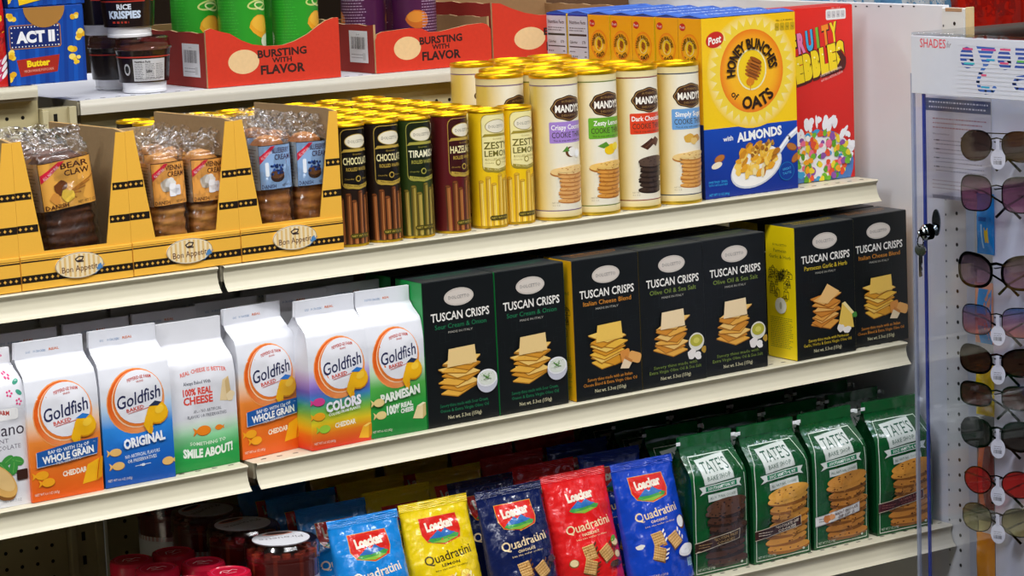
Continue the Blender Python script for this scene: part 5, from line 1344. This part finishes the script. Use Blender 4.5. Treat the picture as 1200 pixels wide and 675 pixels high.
def can(body, hi, name):
    t = empty('chip_can', 'x', 'can'); r = .0372
    b = MB(); b.patch(lambda u, v: (r*math.cos(u), r*math.sin(u), v), 0, 2*PI, .004, .232, 44, 4, lambda u, v: lin(body), TUBE)
    A = Art()
    A.text('Flavored Potato Crisps', 0, 150, 6, '#f2f2e4', w=60, res=1); A.rect(-116, 160, 116, 200, hi)
    for k in (0, 1):
        ox = -4+k*112
        if name == 'green':
            A.blob(ox+18, 86, 22, '#e8a428', seed=3, amp=.12, ry=19, rot=-20); A.blob(ox+16, 90, 17, '#f0b93c', seed=3, amp=.12, ry=13, rot=-20)
            A.ring(ox+12, 121, 20, 8, 3, '#c8d87c', rot=8); A.ring(ox+20, 118, 16, 7, 3, '#dce8a4', rot=-12); A.ell(ox+34, 62, 18, 12, '#e4ecd0'); A.text('& ONION', ox+8, 140, 9, '#f4f6ea', w=40, bold=.04)
            A.text('SOUR CREAM', ox+6, 152, 8, '#f4f6ea', w=52, bold=.04)
        else:
            A.blob(ox+40, 78, 20, '#c86a24', seed=5, amp=.1, ry=15); A.ell(ox+38, 82, 15, 9, '#dd8c34')
        A.lines(ox+48, ox+100, 150, 40, 24, hi if name == 'green' else '#b39ab4', h=1.4, seed=k)
    b.art(A, cyl_surf(r), TUBE, L=.0045, ky=.25); b.build('body', t)
    b = MB(); b.lathe([(0, .001), (r-.004, .001), (r-.003, 0), (r+.0008, .0002), (r+.001, .003), (r+.0002, .0045)], '#b9bcc0', CHROME, n=36); b.build('base_rim', t)
    b = MB(); b.lathe([(r+.0002, .2315), (r+.0014, .232), (r+.0014, .2375), (r, .2385), (r-.004, .2385), (r-.005, .237), (0, .237)], '#e4e6ea', PLAST, n=36); b.build('lid', t)
    return t
CG = can('#2c9a28', '#3cb034', 'green'); CP = can('#4c1a44', '#5e2454', 'purple')
CANS = []
def canput(src, px, Y, rz, label, group=None, xmin=-9):
    x = ax(px, 60, Y)
    while x < xmin: Y += .001; x = ax(px, 60, Y)
    put(src, label, (x, Y, Z1+.004), rz, group=group); CANS.append((x, Y, src)); return x
canput(CG, 285, .556, .10, 'green chip can in the middle of the left red tray')
canput(CG, 348, .556, .30, 'green chip can at the right end of the left red tray')
canput(CG, 230, .606, .0, 'shaded green chip can at the left end of the left red tray', xmin=ax(244, 100, YT)+.0435)
canput(CP, 487, .562, 1.9, 'purple chip can facing with its small print, in the middle red tray')
canput(CP, 428, .606, .3, 'shaded purple chip can at the left end of the middle red tray', xmin=ax(442, 100, YT+.002)+.0435)
for x, Y, s_ in list(CANS):
    Y2 = max(Y+.077, .684)
    if any(math.hypot(x-a, Y2-c) < .0775 for a, c, _ in CANS): continue
    CANS.append((x, Y2, 0))
    put(s_, 'chip can in the dark second row of the red trays', (x, max(Y+.077, .684), Z1+.004), .7, group='second row of chip cans')
# cereal cups
t = empty('cereal_cup', 'x', 'cup'); r = .043
b = MB(); b.lathe([(r-.011, .0), (r-.009, .0005), (r-.0085, .004), (r-.0095, .0055), (r-.0085, .016), (r-.0045, .0165), (r-.001, .060), (r, .066)], ['#e8e8ea']*4+['#d0d0d4', '#1c1214', '#1c1214'], PLAST, n=44)
A = Art(); A.rect(-128, 55, 128, 57, '#b6382c')
cup = lambda u, v: ((r-.0045+.0035*(v-.0165)/.0435)*math.cos(-PI/2+u/r), (r-.0045+.0035*(v-.0165)/.0435)*math.sin(-PI/2+u/r), v)
A.rect(-26, 19, 30, 53, '#c9c9cb'); A.text('Nutrition Facts', -10, 49, 3.6, '#202020', w=26, res=1, bold=.03); A.text('250', 0, 34, 4, '#202020', w=10, bold=.04, res=1)
for k in range(3): A.lines(-24+k*18, -8+k*18, 45, 24, 9, '#4c4c50', h=.8, seed=k)
A.lines(-24, 28, 23, 21, 2, '#4c4c50', h=.7); A.ell(-38, 37, 6, 9, '#b9b9bb'); A.ell(-38, 37, 4, 6, '#2a2a2c')
A.text('RICE', 92, 48, 8, '#dfe6f2', w=24, bold=.04); A.text('KRISPIES', 92, 36, 11, '#cfe0f4', w=56, bold=.05); A.lines(70, 100, 24, 24, 1, '#b6382c', h=3)
b.art(A, cup, PLAST, L=.005, ky=.25); b.build('body', t)
b = MB(); b.lathe([(r, .066), (r+.0018, .067), (r+.002, .070), (r+.0003, .0708), (r-.002, .0835), (r-.006, .086), (0, .086)], '#f2e4e4', JARP, n=44)
b.build('clear_lid', t)['label'] = 'clear plastic dome lid'
b = MB()
R = random.Random(9)
b.lathe([(r-.003, .066), (r-.004, .074), (0, .078)], '#5c3420', PASTRY, n=30, smooth=True)
b.build('filling', t)
CU_ = t
def cup(px, Y, rz, label, lvl=0):
    x = ax(px, 90, Y); put(CU_, label, (x, Y, Z1+lvl*.0872), rz)
cup(169, .556, -.25, 'black cereal cup with a nutrition panel, lower cup of the front stack')
cup(155, .560, -2.75, 'black cereal cup on top of the front cup')
bpy.data.objects[-1] if False else None
for o in [o for o in bpy.data.objects if o.get('label') == 'black cereal cup on top of the front cup']: o.location.z += .0866
def cup2(px, Y, rz, label, lvl=0):
    x = ax(px, 90, Y); put(CU_, label, (x, Y, Z1+lvl*.0866), rz)
cup2(137, .655, 1.0, 'shaded black cereal cup behind the front stack, lower one')
cup2(128, .660, 2.0, 'shaded black cereal cup behind the front stack, upper one', 1)
# popcorn boxes
Zl = zl+.0006; YP = .512
W = ax(103, 105, YP)-ax(13, 110, YP); H = .115; D = .10
def pop(art_kind):
    A = Art(); w, h = W*1000, H*1000
    for k in range(9): A.poly([(k*w/8-6, 0), (k*w/8+1, 0), (k*w/8+8-4, h*.95), (k*w/8-1, h*.95)], '#0f55b8' if k % 2 else '#0b3c94')
    R = random.Random(3)
    def kernel(x, y, s_):
        for k in range(5): A.ell(x+R.uniform(-.5, .5)*s_, y+R.uniform(-.6, .6)*s_, s_*.5, s_*.42, R.choice(['#f0c832', '#f6dc6a', '#e0aa20']), n=10)
    for x, y, s_ in ((.95, .62, 10), (.84, .38, 11), (.03, .4, 9), (.02, .10, 10), (.88, .84, 8), (.06, .9, 9), (.88, .28, 7)): kernel(x*w, y*h, s_)
    A.rrect(3, h*.47, w*.69, h*.78, 4, '#b9742c'); A.rrect(4, h*.48, w*.68, h*.77, 4, '#12286c')
    for k in range(15):
        for y in (h*.50, h*.75): A.ell(7+k*(w*.65-6)/14, y, 1.1, 1.1, '#e9e6e0', n=8)
    for k in range(5):
        for x in (7, w*.65): A.ell(x, h*.5+k*h*.062, 1.1, 1.1, '#e9e6e0', n=8)
    A.text('ACT II', w*.36, h*.625, 16, '#f1f2f6', w=w*.5, bold=.06)
    A.poly([(w*.10, h*.33), (w*.66, h*.37), (w*.62, h*.15), (w*.14, h*.11)], '#a8281c'); A.text('Butter', w*.38, h*.28, 9.5, '#f7d31c', w=w*.30, bold=.05, rot=2); A.text('MICROWAVE POPCORN', w*.38, h*.185, 4, '#e69a88', w=w*.38, res=1, bold=.02, rot=2)
    if art_kind == 0:
        P = [(w*.22, h)]+[(w*(.49+.27*math.cos(PI+PI*k/14)), h-h*.27*abs(math.sin(PI*k/14))) for k in range(15)]+[(w*.78, h)]
        A.poly(P[1:-1], '#a87838')
    else:
        A.poly([(w*.14, h*.02), (w*.68, h*.13), (w*.66, h*.5), (w*.10, h*.4)], '#f2c81c'); A.text('Butter Lovers', w*.39, h*.2, 8, '#1c2c78', w=w*.42, bold=.05, rot=10)
    b = carton_box('popcorn_box', W, D, H, '#0c47a4', A, None, None, cols={'x+': '#0a3070', 'x-': '#0a3070'}); 
    b.box(-W/2+.001, W/2-.001, -D/2+.001, 0, H, H+.0008, '#0a3e96', CARTON, b=.0002); b.box(-W/2+.001, W/2-.001, .0004, D/2-.001, H, H+.0008, '#0a3e96', CARTON, b=.0002)
    o = b.build('popcorn_box'); tag(o, 'x', 'box'); return o
xp = ax(13, 110, YP)+W/2
put(pop(0), 'blue popcorn box with a torn brown thumb cut-out at its top edge', (xp, YP+D/2, Zl))
put(pop(1), 'blue popcorn box stacked on top, with a slanted yellow label', (xp+.003, YP+D/2, Zl+H+.0016), .02)
# candy bag at the far left
W, H = .11, .17
A = Art(); A.rect(0, 0, 110, 170, '#c21a1c')
A.text('Frittatas', 78, 108, 13, '#f4cf1c', w=64, bold=.05) if False else A.text('tas', 97, 104, 12, '#f4cf1c', w=18, bold=.05)
for k in range(9): A.ell(96+(k % 3)*5, 12+k*3.6, 9, 2.6, ['#ecdfe6', '#c83c6c', '#f3eef2'][k % 3], rot=55)
A.poly([(84, 60), (110, 66), (110, 92), (88, 84)], '#8e0f14'); A.line([(90, 76), (108, 82)], 1.4, '#f2b21c')
CB = gusset_bag('candy_bag', W, .05, H, A, lambda q, h: mix('#8e1030', '#c8201c', h*1.6), lambda h: lin('#8a1018'), FOIL, topcol='#c21a1c', sh=.8, fo=.06, bulge=.008, wr=.002, seed=20)
xr_ = ax(12, 110, YP)
put(CB, 'red candy bag at the far left of the top shelf', (xr_-W/2, YP+.03, Zl), .0)
# brown carton and orange pack behind the trays
b = MB(); b.box(-.16, .16, -.08, .08, 0, .30, '#6e4a2a', KRAFT, cols={'y-': '#5e3f24'}); b.box(-.158, .158, -.08, -.002, .30, .302, '#84603c', KRAFT); b.box(-.158, .158, .002, .079, .30, .302, '#84603c', KRAFT)
b.box(-.01, .01, -.0806, -.08, .2, .30, '#b09060', PLAST, b=.0002)
o = b.build('brown_carton'); tag(o, 'plain brown cardboard carton behind the red chip trays', 'box'); o.location = (ax(650, 20, .88)-.05, .875, Z1)
A = Art(); A.rect(0, 0, 120, 200, '#c8281a'); A.rect(0, 150, 120, 175, '#e08a1c')
OB = gusset_bag('snack_bag', .12, .05, .20, A, lambda q, h: mix('#c4301c', '#d84a1c', h), lambda h: lin('#a82a18'), FOIL, topcol='#d8541c', sh=.8, fo=.06, bulge=.006, wr=.002, seed=30)
put(OB, 'orange-red snack bag behind the red chip trays', (ax(552, 20, .99), .988, Z1), 0)

# ================================================================ display case with sunglasses, right
XC = at(1068, 40, 1, -.14).x; YK = -.14; YC0 = -.62; XC1 = XC+.42
ztc = at(1068, 40, 0, XC).z
ANG = 0
t = empty('display_case', 'clear acrylic display case of sunglasses standing right of the shelves', 'case'); t.location = (XC, YK, -.88)
def kid(b, name, lab=None):
    o = b.build(name, t); o.location = -t.location
    if lab: o['label'] = lab
    return o
def YX(px, py): return at(px, py, 0, XC).y
b = MB(); b.box(XC, XC+.004, YC0, YK, -.88, ztc-.001, '#fafbff', ACRYL, b=.0004); kid(b, 'side_pane', 'clear acrylic side pane')
b = MB(); b.box(XC, XC1, YC0, YK, ztc-.001, ztc+.003, '#eef4fa', ACRYL, b=.0004); kid(b, 'top_pane', 'clear acrylic top')
b = MB(); b.box(XC+.004, XC1, YK-.004, YK, -.88, ztc-.001, '#fafbff', ACRYL, b=.0004); kid(b, 'back_pane')
b = MB(); b.box(XC-.001, XC+.005, YK-.002, YK+.003, -.88, ztc-.06, '#c9d0e2', EDGE, b=.0004); kid(b, 'corner_edge', 'milky polished edge')
y0 = YX(1084, 300); b = MB(); b.box(XC-.0008, XC+.0045, y0-.0018, y0+.0018, -.88, at(1083, 110, 0, XC).z, '#2b3a8c', PLAST, b=.0004); kid(b, 'door_edge', 'dark blue door edge')
# header sign
yl, z_t = YX(1069, 42), ztc-.002
zb_ = at(1069, 109, 0, XC-.003).z
b = MB(); b.box(XC-.003, XC-.0005, YC0, yl, zb_, z_t, '#ccd0dc', PLAST, b=.0005)
A = Art()
def sg(px, py): p = at(px, py, 0, XC-.003); return ((yl-p.y)*1000, (p.z-zb_)*1000)
x_, y_ = sg(1093, 50.5); A.text('SHADES', x_, y_, 14, '#d84a5c', w=(sg(1107, 50)[0]-sg(1077, 50)[0]), bold=.01); x_, y_ = sg(1112, 52); A.text('for', x_, y_, 11, '#6a5a66', w=9, res=1, shear=.3)
SP_ = ['#2f4fa4', '#b8c4e0', '#8a3c90', '#ccd0dc', '#2c8ac4', '#ccd0dc', '#c8407c', '#ccd0dc']
for ch, x0, x1, y0_, y1_ in (('e', 1125, 1141, 54, 76), ('e', 1169, 1185, 56, 78), ('z', 1188, 1205, 55, 78)):
    a_, b__ = sg(x0, y1_), sg(x1, y0_)
    A.text(ch, (a_[0]+b__[0])/2, (a_[1]+b__[1])/2+4, (b__[1]-a_[1])*1.25, '#2f4fa4', w=(b__[0]-a_[0]), bold=.09, res=3)
yx0, yx1 = sg(1144, 54), sg(1166, 54)
A.poly([sg(1144, 54), sg(1157, 77), sg(1160, 76), sg(1166, 56)][::1], '#2f5fb4') if False else None
A.poly([sg(1144, 54), sg(1152, 76), sg(1158, 77), sg(1166, 56)], '#2f5fb4')
A.line([sg(1155, 76), sg(1149, 86), sg(1146, 96), sg(1148, 104), sg(1155, 108), sg(1163, 107), sg(1166, 102)], 7, '#3f6cb8')
A.line([sg(1205, 90), sg(1192, 92), sg(1188, 98), sg(1192, 104), sg(1204, 104)], 7, '#3f5cb0')
xs0 = sg(1122, 80)[0]
for k in range(22):
    yy = sg(1122, 52)[1]-k*6.4
    if yy < 6: break
    A.rect(xs0, yy-1.3, xs0+420, yy+1.3, '#ccd0dc')
for px, py, w_, c in ((1128, 57, 10, '#c8407c'), (1150, 58, 14, '#b83c90'), (1172, 58, 10, '#d0507c'), (1156, 70, 8, '#2ca0c8'), (1150, 88, 5, '#d0507c'), (1192, 72, 12, '#5cae5c'), (1130, 74, 10, '#3cb0c0'), (1150, 102, 8, '#2ca0c8'), (1172, 74, 8, '#d0507c')):
    q = sg(px, py); A.rect(q[0], q[1]-1.5, q[0]+w_*2.2, q[1]+1.5, c)
b.art(A, lambda u, v: (XC-.003, yl-u, zb_+v), PLAST); kid(b, 'header_sign', 'white header sign with striped lettering')
# paper notice inside the pane
XN = XC+.083
n0, n1 = at(1084.5, 111, 0, XN), at(1161, 120, 0, XN); nb = at(1085, 231, 0, XN).z
b = MB(); wN = (n0.y-n1.y)*1000; hN = (n0.z-nb)*1000
b.box(XN, XN+.0006, n1.y, n0.y, nb, n0.z, '#c3c0c8', PAPER, b=.0002)
A = Art(); A.rect(0, hN-24, wN, hN-4, '#34466e'); A.lines(8, wN-4, hN-10, hN-18, 2, '#c9cede', h=2.4, ragged=.1)
A.lines(16, wN-8, hN-36, hN-50, 3, '#a06a74', h=2, ragged=.1); A.text('What you should know', 34, hN-60, 3, '#4a4a54', w=38, res=1)
for k in range(4): A.lines(22, wN-10, hN-70-k*14, hN-76-k*14, 2, '#8a8892', h=1.6, seed=k); A.rect(18, hN-71-k*14, 20, hN-69-k*14, '#3a3a44'); A.rect(22, hN-71-k*14, 30, hN-69-k*14, '#3a3a54')
A.lines(14, wN-12, hN-134, hN-146, 3, '#9a8a92', h=1.6, seed=8); A.text('916-000-0000', wN/2, hN-152, 2.4, '#5a5a64', w=26, res=1) if False else None
A.lines(14, wN-14, hN-162, max(6, hN-200), 8, '#94929c', h=1.4, seed=9)
b.art(A, lambda u, v: (XN, n0.y-u, nb+v), PAPER); kid(b, 'paper_notice', 'printed paper notice with a blue heading')
# white backing board with hanging slots, coloured packs beside it
XB = XC+.085
yb0 = at(1163, 300, 0, XB).y
b = MB(); b.box(XB, XB+.004, YC0, yb0, -.88, ztc-.03, '#dadce8', PLAST)
kid(b, 'backing_board', 'white backing board')
# lock and key
p = at(1094, 268, 0, XC)
b = MB()
def lk(a, r_): return (XC-.0022, p.y+r_[0]*math.cos(a), p.z+r_[1]*math.sin(a))
P = [(.012*math.cos(2*PI*k/28)-.003, .026*math.sin(2*PI*k/28)) for k in range(28)]
q = at(1096, 262, 0, XC)
b.prism([(a_*.75, b__*.8) for a_, b__ in P], lambda x, y, d: (XC-.0022+d, q.y-x-.006, q.z+y+.002), .002, '#9aa4ae', CHROME)
b.tube([(XC-.0022, p.y+.003, p.z-.004), (XC-.013, p.y+.006, p.z-.005)], .0125, '#b9c0c8', CHROME, n=20); b.tube([(XC-.013, p.y+.006, p.z-.005), (XC-.017, p.y+.007, p.z-.005)], .0095, '#cfd5da', CHROME, n=16)
b.tube([(XC-.017, p.y+.007, p.z-.005), (XC-.023, p.y+.009, p.z-.006)], .005, '#cfd5da', CHROME, n=12)
kid(b, 'cam_lock', 'chrome cam lock')
t = empty('key', 'small steel key hanging from the chrome lock of the clear case', 'key')
kx, ky, kz = XC-.029, at(1080, 268, 0, XC-.027).y+.001, p.z-.008
t.location = (kx, ky, kz-.05)
b = MB()
b.tube([(kx+.012, ky-.010, kz+.001), (kx+.004, ky-.002, kz+.002), (kx, ky, kz)], .0022, '#b4bcc6', CHROME, n=8)
ring = [(kx+.0006*math.sin(k*.7), ky+.0065*math.sin(2*PI*k/16), kz-.008+.0085*math.cos(2*PI*k/16)) for k in range(17)]
b.tube(ring, .0011, '#c3cad2', CHROME, n=6); o = b.build('key_ring', t); o.location = -t.location
b = MB()
P = [(.0115*math.cos(2*PI*k/20)*1.05, .0095*math.sin(2*PI*k/20)) for k in range(20)]
b.prism(P, lambda x, y, d: (kx-.001+d, ky-x, kz-.022+y), .0022, '#c3c9d0', CHROME)
b.prism([(-.0036, -.040), (-.0022, -.0425), (.0026, -.040), (.0018, -.034), (.0032, -.030), (.0016, -.025), (.0034, -.020), (.0034, -.008), (-.0036, -.008)], lambda x, y, d: (kx-.0008+d, ky-x, kz-.022+y), .0018, '#b9c0c8', CHROME)
o = b.build('key_blade', t); o.location = -t.location
# a second key blade behind the pane seen as a slim line is part of the lock keys
# sunglasses
GA = math.radians(90)   # pairs face -X
def glasses(lens, frame, shape, label, cy, lh=.024, lw=.029, rim=.0016, grade=None, tagpos=True, half=False, temple=None):
    """built facing -Y, later turned to face -X; x runs along the wearer's width"""
    t = empty('sunglasses', label, 'sunglasses')
    def outline(k, n=40, g=1.0):
        a = 2*PI*k/n; c, s_ = math.cos(a), math.sin(a)
        if shape == 'round': x, z = c, s_
        elif shape == 'aviator': x, z = c*(1+.10*s_*0), s_; x = math.copysign(abs(c)**.8, c)+.12*(-s_)*(c < 0)*0; z = s_*(1 if s_ > 0 else 1.08); x += -.10*s_
        elif shape == 'cat': x = math.copysign(abs(c)**.75, c); z = math.copysign(abs(s_)**.8, s_)*(1+.22*c if s_ > 0 else 1)
        elif shape == 'geo':
            kk = round(a/(PI/4))*(PI/4); x = math.copysign(abs(c)**.85, c); z = math.copysign(abs(s_)**.85, s_)*(1.0 if int(k) % 5 else 1.03)
        else: x = math.copysign(abs(c)**.62, c); z = math.copysign(abs(s_)**.62, s_)*(1+.05*c)
        return x*lw*g, z*lh*g
    sep = lw+.009
    def curve(x, z): return (x, .9*x*x*3.0+.12*z*z, z)      # wrap of the front
    fm = MB(); lenses = []
    for sg_ in (-1, 1):
        ln = MB()
        cf = lambda u, v: tuple(c**.55 for c in mix(lens[1], lens[0], (v*math.sin(u)+1)/2)[:3])+(1,)
        def lf(u, v, sg_=sg_):
            ox, oz = outline(u/(2*PI)*40); return curve(sg_*(sep+ox*v), oz*v)
        ln.patch(lf, 0, 2*PI, 0, 1, 36, 4, cf, LENS, flip=sg_ > 0); 
        def lb(u, v, sg_=sg_):
            q = lf(u, v); return (q[0], q[1]+.0012, q[2])
        ln.patch(lb, 0, 2*PI, 0, 1, 36, 4, cf, LENS, flip=sg_ < 0)
        lenses.append(ln)
        fm.tube([curve(sg_*(sep+outline(k)[0]), outline(k)[1]) for k in range(41)], rim, frame, PLAST if rim > .0013 else CHROME, n=6, cap=False)
    br = [curve(x*.0105, lh*.45+.002*(1-abs(x))) for x in (-1, -.5, 0, .5, 1)]
    fm.tube(br, max(rim, .0012), frame, PLAST, n=6)
    if shape == 'aviator': fm.tube([curve(x*.022, lh*.86) for x in (-1, -.5, 0, .5, 1)], .001, frame, CHROME, n=6)
    fo_ = fm.build('frame_front', t)
    for ln in lenses: ln.build('lens', fo_)
    for sg_ in (-1, 1):
        tm = MB(); e = curve(sg_*(sep+lw*1.0), lh*.35)
        tc_ = temple or frame
        # folded temples cross behind the lenses and droop
        pts = [e, (e[0]+sg_*.002, e[1]+.006, e[2])]
        tip = (e[0]-sg_*.070, e[1]+.020+(.006 if sg_ > 0 else 0), e[2]-.032); end = (e[0]-sg_*.088, e[1]+.024, e[2]-.05)
        pts += [(e[0]-sg_*.03, e[1]+.016, e[2]-.010), tip, end]
        tm.tube(pts, [max(rim, .0012), .0016, .0015, .0019, .0022], tc_, PLAST, n=6); tm.build('temple', t)
    if tagpos:
        tg = MB(); cx = .004; P = [(.0125*math.cos(2*PI*k/24), .0155*math.sin(2*PI*k/24)) for k in range(24)]
        tg.prism(P, lambda x, y, d: (x+cx, -.004+d-.0, y-lh*.9), .0006, '#e6e6ec', PAPER)
        A = Art(); barcode(A, -7, -8, 7, -2, c='#55555c'); A.lines(-7, 7, 3, 0, 2, '#7a7a82', h=.8)
        tg.art(A, lambda u, v: (u+cx, -.004, v-lh*.9), PAPER)
        tg.box(cx-.003, cx+.003, -.0045, -.0035, -lh*.9+.012, lh*.5, '#dcdce4', PAPER, b=.0002)
        tg.build('price_tag', t)['label'] = 'white paper price tag'
    p = at(1168, cy, 0, XG); 
    o = t; o.location = (XG, p.y, p.z); o.rotation_euler = (0, 0, -GA+.30); PEGS.append((p.y, p.z+lh*.45-rim-.0028))
    return t
XG = XB-.056; PEGS = []
"""facing: local -Y turns to world -X with rz = -90"""
GL = [(('#3c2822', '#5a4038'), '#4a3028', 'aviator', 'brown-lensed sunglasses at the top of the rack', 171, .022, .029, .0011, '#7a5048'),
      (('#4c3038', '#b46a8c'), '#3a2a2c', 'square', 'pink gradient sunglasses with thin rims, second from the top', 228, .027, .029, .0011, '#8a8088'),
      (('#2c1c1e', '#b08a9c'), '#17100f', 'cat', 'black-rimmed sunglasses with large purple-brown lenses', 319, .025, .031, .0024, '#17100f'),
      (('#4c7cb4', '#e88a78'), '#a08c80', 'square', 'rimless-looking sunglasses with lenses fading from blue to coral', 377, .023, .028, .0008, '#d8a890'),
      (('#2a1a10', '#4a2a14'), '#1c120c', 'cat', 'dark amber-lensed sunglasses below the blue and coral pair', 424, .021, .030, .0018, '#2c1a10'),
      (('#3a1c16', '#6c3024'), '#3a1a14', 'square', 'reddish-brown lensed sunglasses with a brown temple', 465, .018, .030, .0014, '#5c2c20'),
      (('#201c18', '#3c3830'), '#14120f', 'geo', 'nearly black sunglasses with jagged rims', 510, .022, .029, .0022, '#14120f'),
      (('#d81c1c', '#ee3428'), '#1c0e0e', 'round', 'round red-lensed sunglasses with thin black rims', 566, .021, .026, .0010, '#1c0e0e'),
      (('#6c6448', '#d8cf88'), '#b0a060', 'geo', 'pale yellow-lensed sunglasses at the bottom of the rack', 610, .022, .028, .0008, '#d8a040')]
for lens, fr, shp, lab, cy, lh, lw, rim, tc_ in GL:
    glasses(lens, fr, shp, lab, cy, lh, lw, rim, temple=tc_, tagpos=cy in (377, 510, 566, 171, 424, 610))
case = bpy.data.objects['display_case']
for y, z in PEGS:
    b = MB(); b.tube([(XG-.006, y, z+.0016), (XG-.004, y, z), (XB-.0005, y, z)], .0013, '#dfe2ea', PLAST, n=6)
    o = b.build('hanging_peg', case); o.location = -case.location
# coloured hanging packs seen through the case, beside the slotted strip
XH = XE-.004
def hang(px0, px1, py0, py1, col, label, Y_=None, X=XE-.02, art=None):
    a_ = at(px0, py0, 0, X); c_ = at(px1, py1, 0, X)
    y0, y1 = c_.y, a_.y; z0, z1 = c_.z, a_.z
    t = empty('hanging_pack', label, 'pack'); t.location = (X+.008, (y0+y1)/2, z0)
    b = MB(); Hh = z1-z0; Ww = y1-y0
    def fr(u, v):   # front faces -X
        q = u/Ww*2-1; w_ = v/Hh; return (-.008*max(0, (1-q**4))*min(1, 4*w_*(1.02-w_)), -q*Ww/2, v)
    b.patch(fr, 0, Ww, 0, Hh, 10, 12, col, FOIL); b.patch(lambda u, v: (.004*max(0, (1-(u/Ww*2-1)**4)), (u/Ww*2-1)*Ww/2, v), 0, Ww, 0, Hh, 8, 2, col, FOIL)
    if art: b.art(art(Ww*1000, Hh*1000), fr, FOIL, L=.012)
    b.build('pouch', t)
    b = MB(); b.box(-.0008, .0008, -Ww*.35, Ww*.35, Hh-.002, Hh+.018, '#e6e6ea', PAPER, b=.0003); b.build('header_card', t)
    return t
def ablue(w, h):
    A = Art(); A.rect(w*.1, h*.55, w*.9, h*.62, '#1c58a0'); A.rect(w*.42, h*.1, w*.5, h*.5, '#9ad0ee'); A.rect(w*.6, h*.2, w*.8, h*.45, '#e0c020'); return A
XP = XC+.075
hang(1140, 1161, 226, 300, '#1c86d0', 'bright blue pack hanging behind the clear pane', X=XP, art=ablue)
hang(1138, 1160, 330, 405, '#d89a7c', 'peach and blue pack hanging behind the clear pane', X=XP, art=lambda w, h: (lambda A: (A.rect(w*.3, 0, w*.95, h*.9, '#4a9ad8'), A.rect(w*.3, h*.3, w*.95, h*.5, '#c43a30'), A)[-1])(Art()))
hang(1139, 1161, 425, 490, '#e6c81c', 'yellow pack hanging behind the clear pane', X=XP)
hang(1141, 1161, 520, 600, '#7c3c34', 'dark red pack hanging behind the clear pane', X=XP, art=lambda w, h: (lambda A: (A.rect(w*.2, 0, w*.5, h, '#c8541c'), A)[-1])(Art()))
hang(1140, 1162, 622, 690, '#d88a1c', 'orange pack hanging behind the clear pane low down', X=XP)
# ================================================================ far background, upper right
b = MB()
t = empty('distant_shelf_unit', 'distant shelf of red packages beyond the end panel', 'shelf')
pd = at(1165, 20, 1, 2.4)
t.location = (pd.x, 2.5, -.88)
b.box(pd.x-.8, pd.x+.9, 2.46, 2.9, -.88, pd.z-.20, '#c6c2b8', STEEL); b.box(pd.x-.8, pd.x+.9, 2.86, 2.9, pd.z-.2, pd.z+.5, '#c6c2b8', STEEL)
o = b.build('shelf_frame', t); o.location = -t.location
R_ = random.Random(2)
def redpack(c1, c2, c3):
    A = Art(); A.rect(0, 0, 150, 220, c1); A.rrect(15, 120, 135, 180, 10, c2); A.ell(75, 60, 46, 38, c3); A.rect(0, 0, 150, 20, c2); A2_ = Art(); A2_.merge(A, 0, 0, 1.56, 1.6)
    return gusset_bag('snack_bag', .235, .09, .36, A2_, lambda q, h: lin(c1), lambda h: lin(c1), FOIL, topcol=c1, seed=44, bulge=.008, wr=.003)
RPk = redpack('#d8200f', '#b5160c', '#f2efe8'); RPb = redpack('#7cb4e0', '#e8eef6', '#d4d8de')
for x, s_, l in ((3.32, RPb, 'pale blue snack bag on the distant shelf, far left of the pair'), (3.59, RPb, 'pale blue snack bag on the distant shelf nearer the red bags'), (3.86, RPk, 'red snack bag on the distant shelf just beyond the end panel edge'), (4.10, RPk, 'red snack bag on the distant shelf at the upper right corner')):
    put(s_, l, (x, 2.56, pd.z-.199), R_.uniform(-.1, .1))
# ================================================================ light
def area(name, loc, rot, sx, sy, w, col=(.98, .985, 1)):
    l = bpy.data.lights.new(name, 'AREA'); l.shape = 'RECTANGLE'; l.size = sx; l.size_y = sy; l.energy = w; l.color = col
    o = bpy.data.objects.new(name, l); o.location = loc; o.rotation_euler = rot; COL.objects.link(o); return o
for k, (x, y, w) in enumerate(((.2, -.95, 62), (.2, -2.5, 22), (2.6, -1.3, 30), (-2.6, -1.3, 84), (-.2, -4.4, 10), (.4, 1.6, 40), (2.6, 1.2, 24))):
    area('ceiling_light', (x, y, 2.24), (0, 0, 0), 2.2, .28, w*LSC)
    b = MB(); b.box(-1.14, 1.14, -.17, .17, -.0, .05, '#e8e8e6', STEEL)
    for q in (-.08, .08): b.tube([(-1.05, q, -.012), (1.05, q, -.012)], .013, '#f4f4f2', PLAST, n=8)
    o = b.build('ceiling_lamp'); tag(o, None, None, None, 'structure'); o.location = (x, y, 2.25)
w = bpy.data.worlds.new('world'); SC.world = w; w.use_nodes = True
w.node_tree.nodes['Background'].inputs[0].default_value = (.85, .9, 1, 1); w.node_tree.nodes['Background'].inputs[1].default_value = .14
vs = SC.view_settings; vs.view_transform = 'Standard'; vs.look = 'None'; vs.gamma = 1; vs.exposure = EXPO; vs.use_curve_mapping = False
SC.cycles.max_bounces = 8; SC.cycles.transparent_max_bounces = 24; SC.cycles.caustics_reflective = False; SC.cycles.caustics_refractive = False
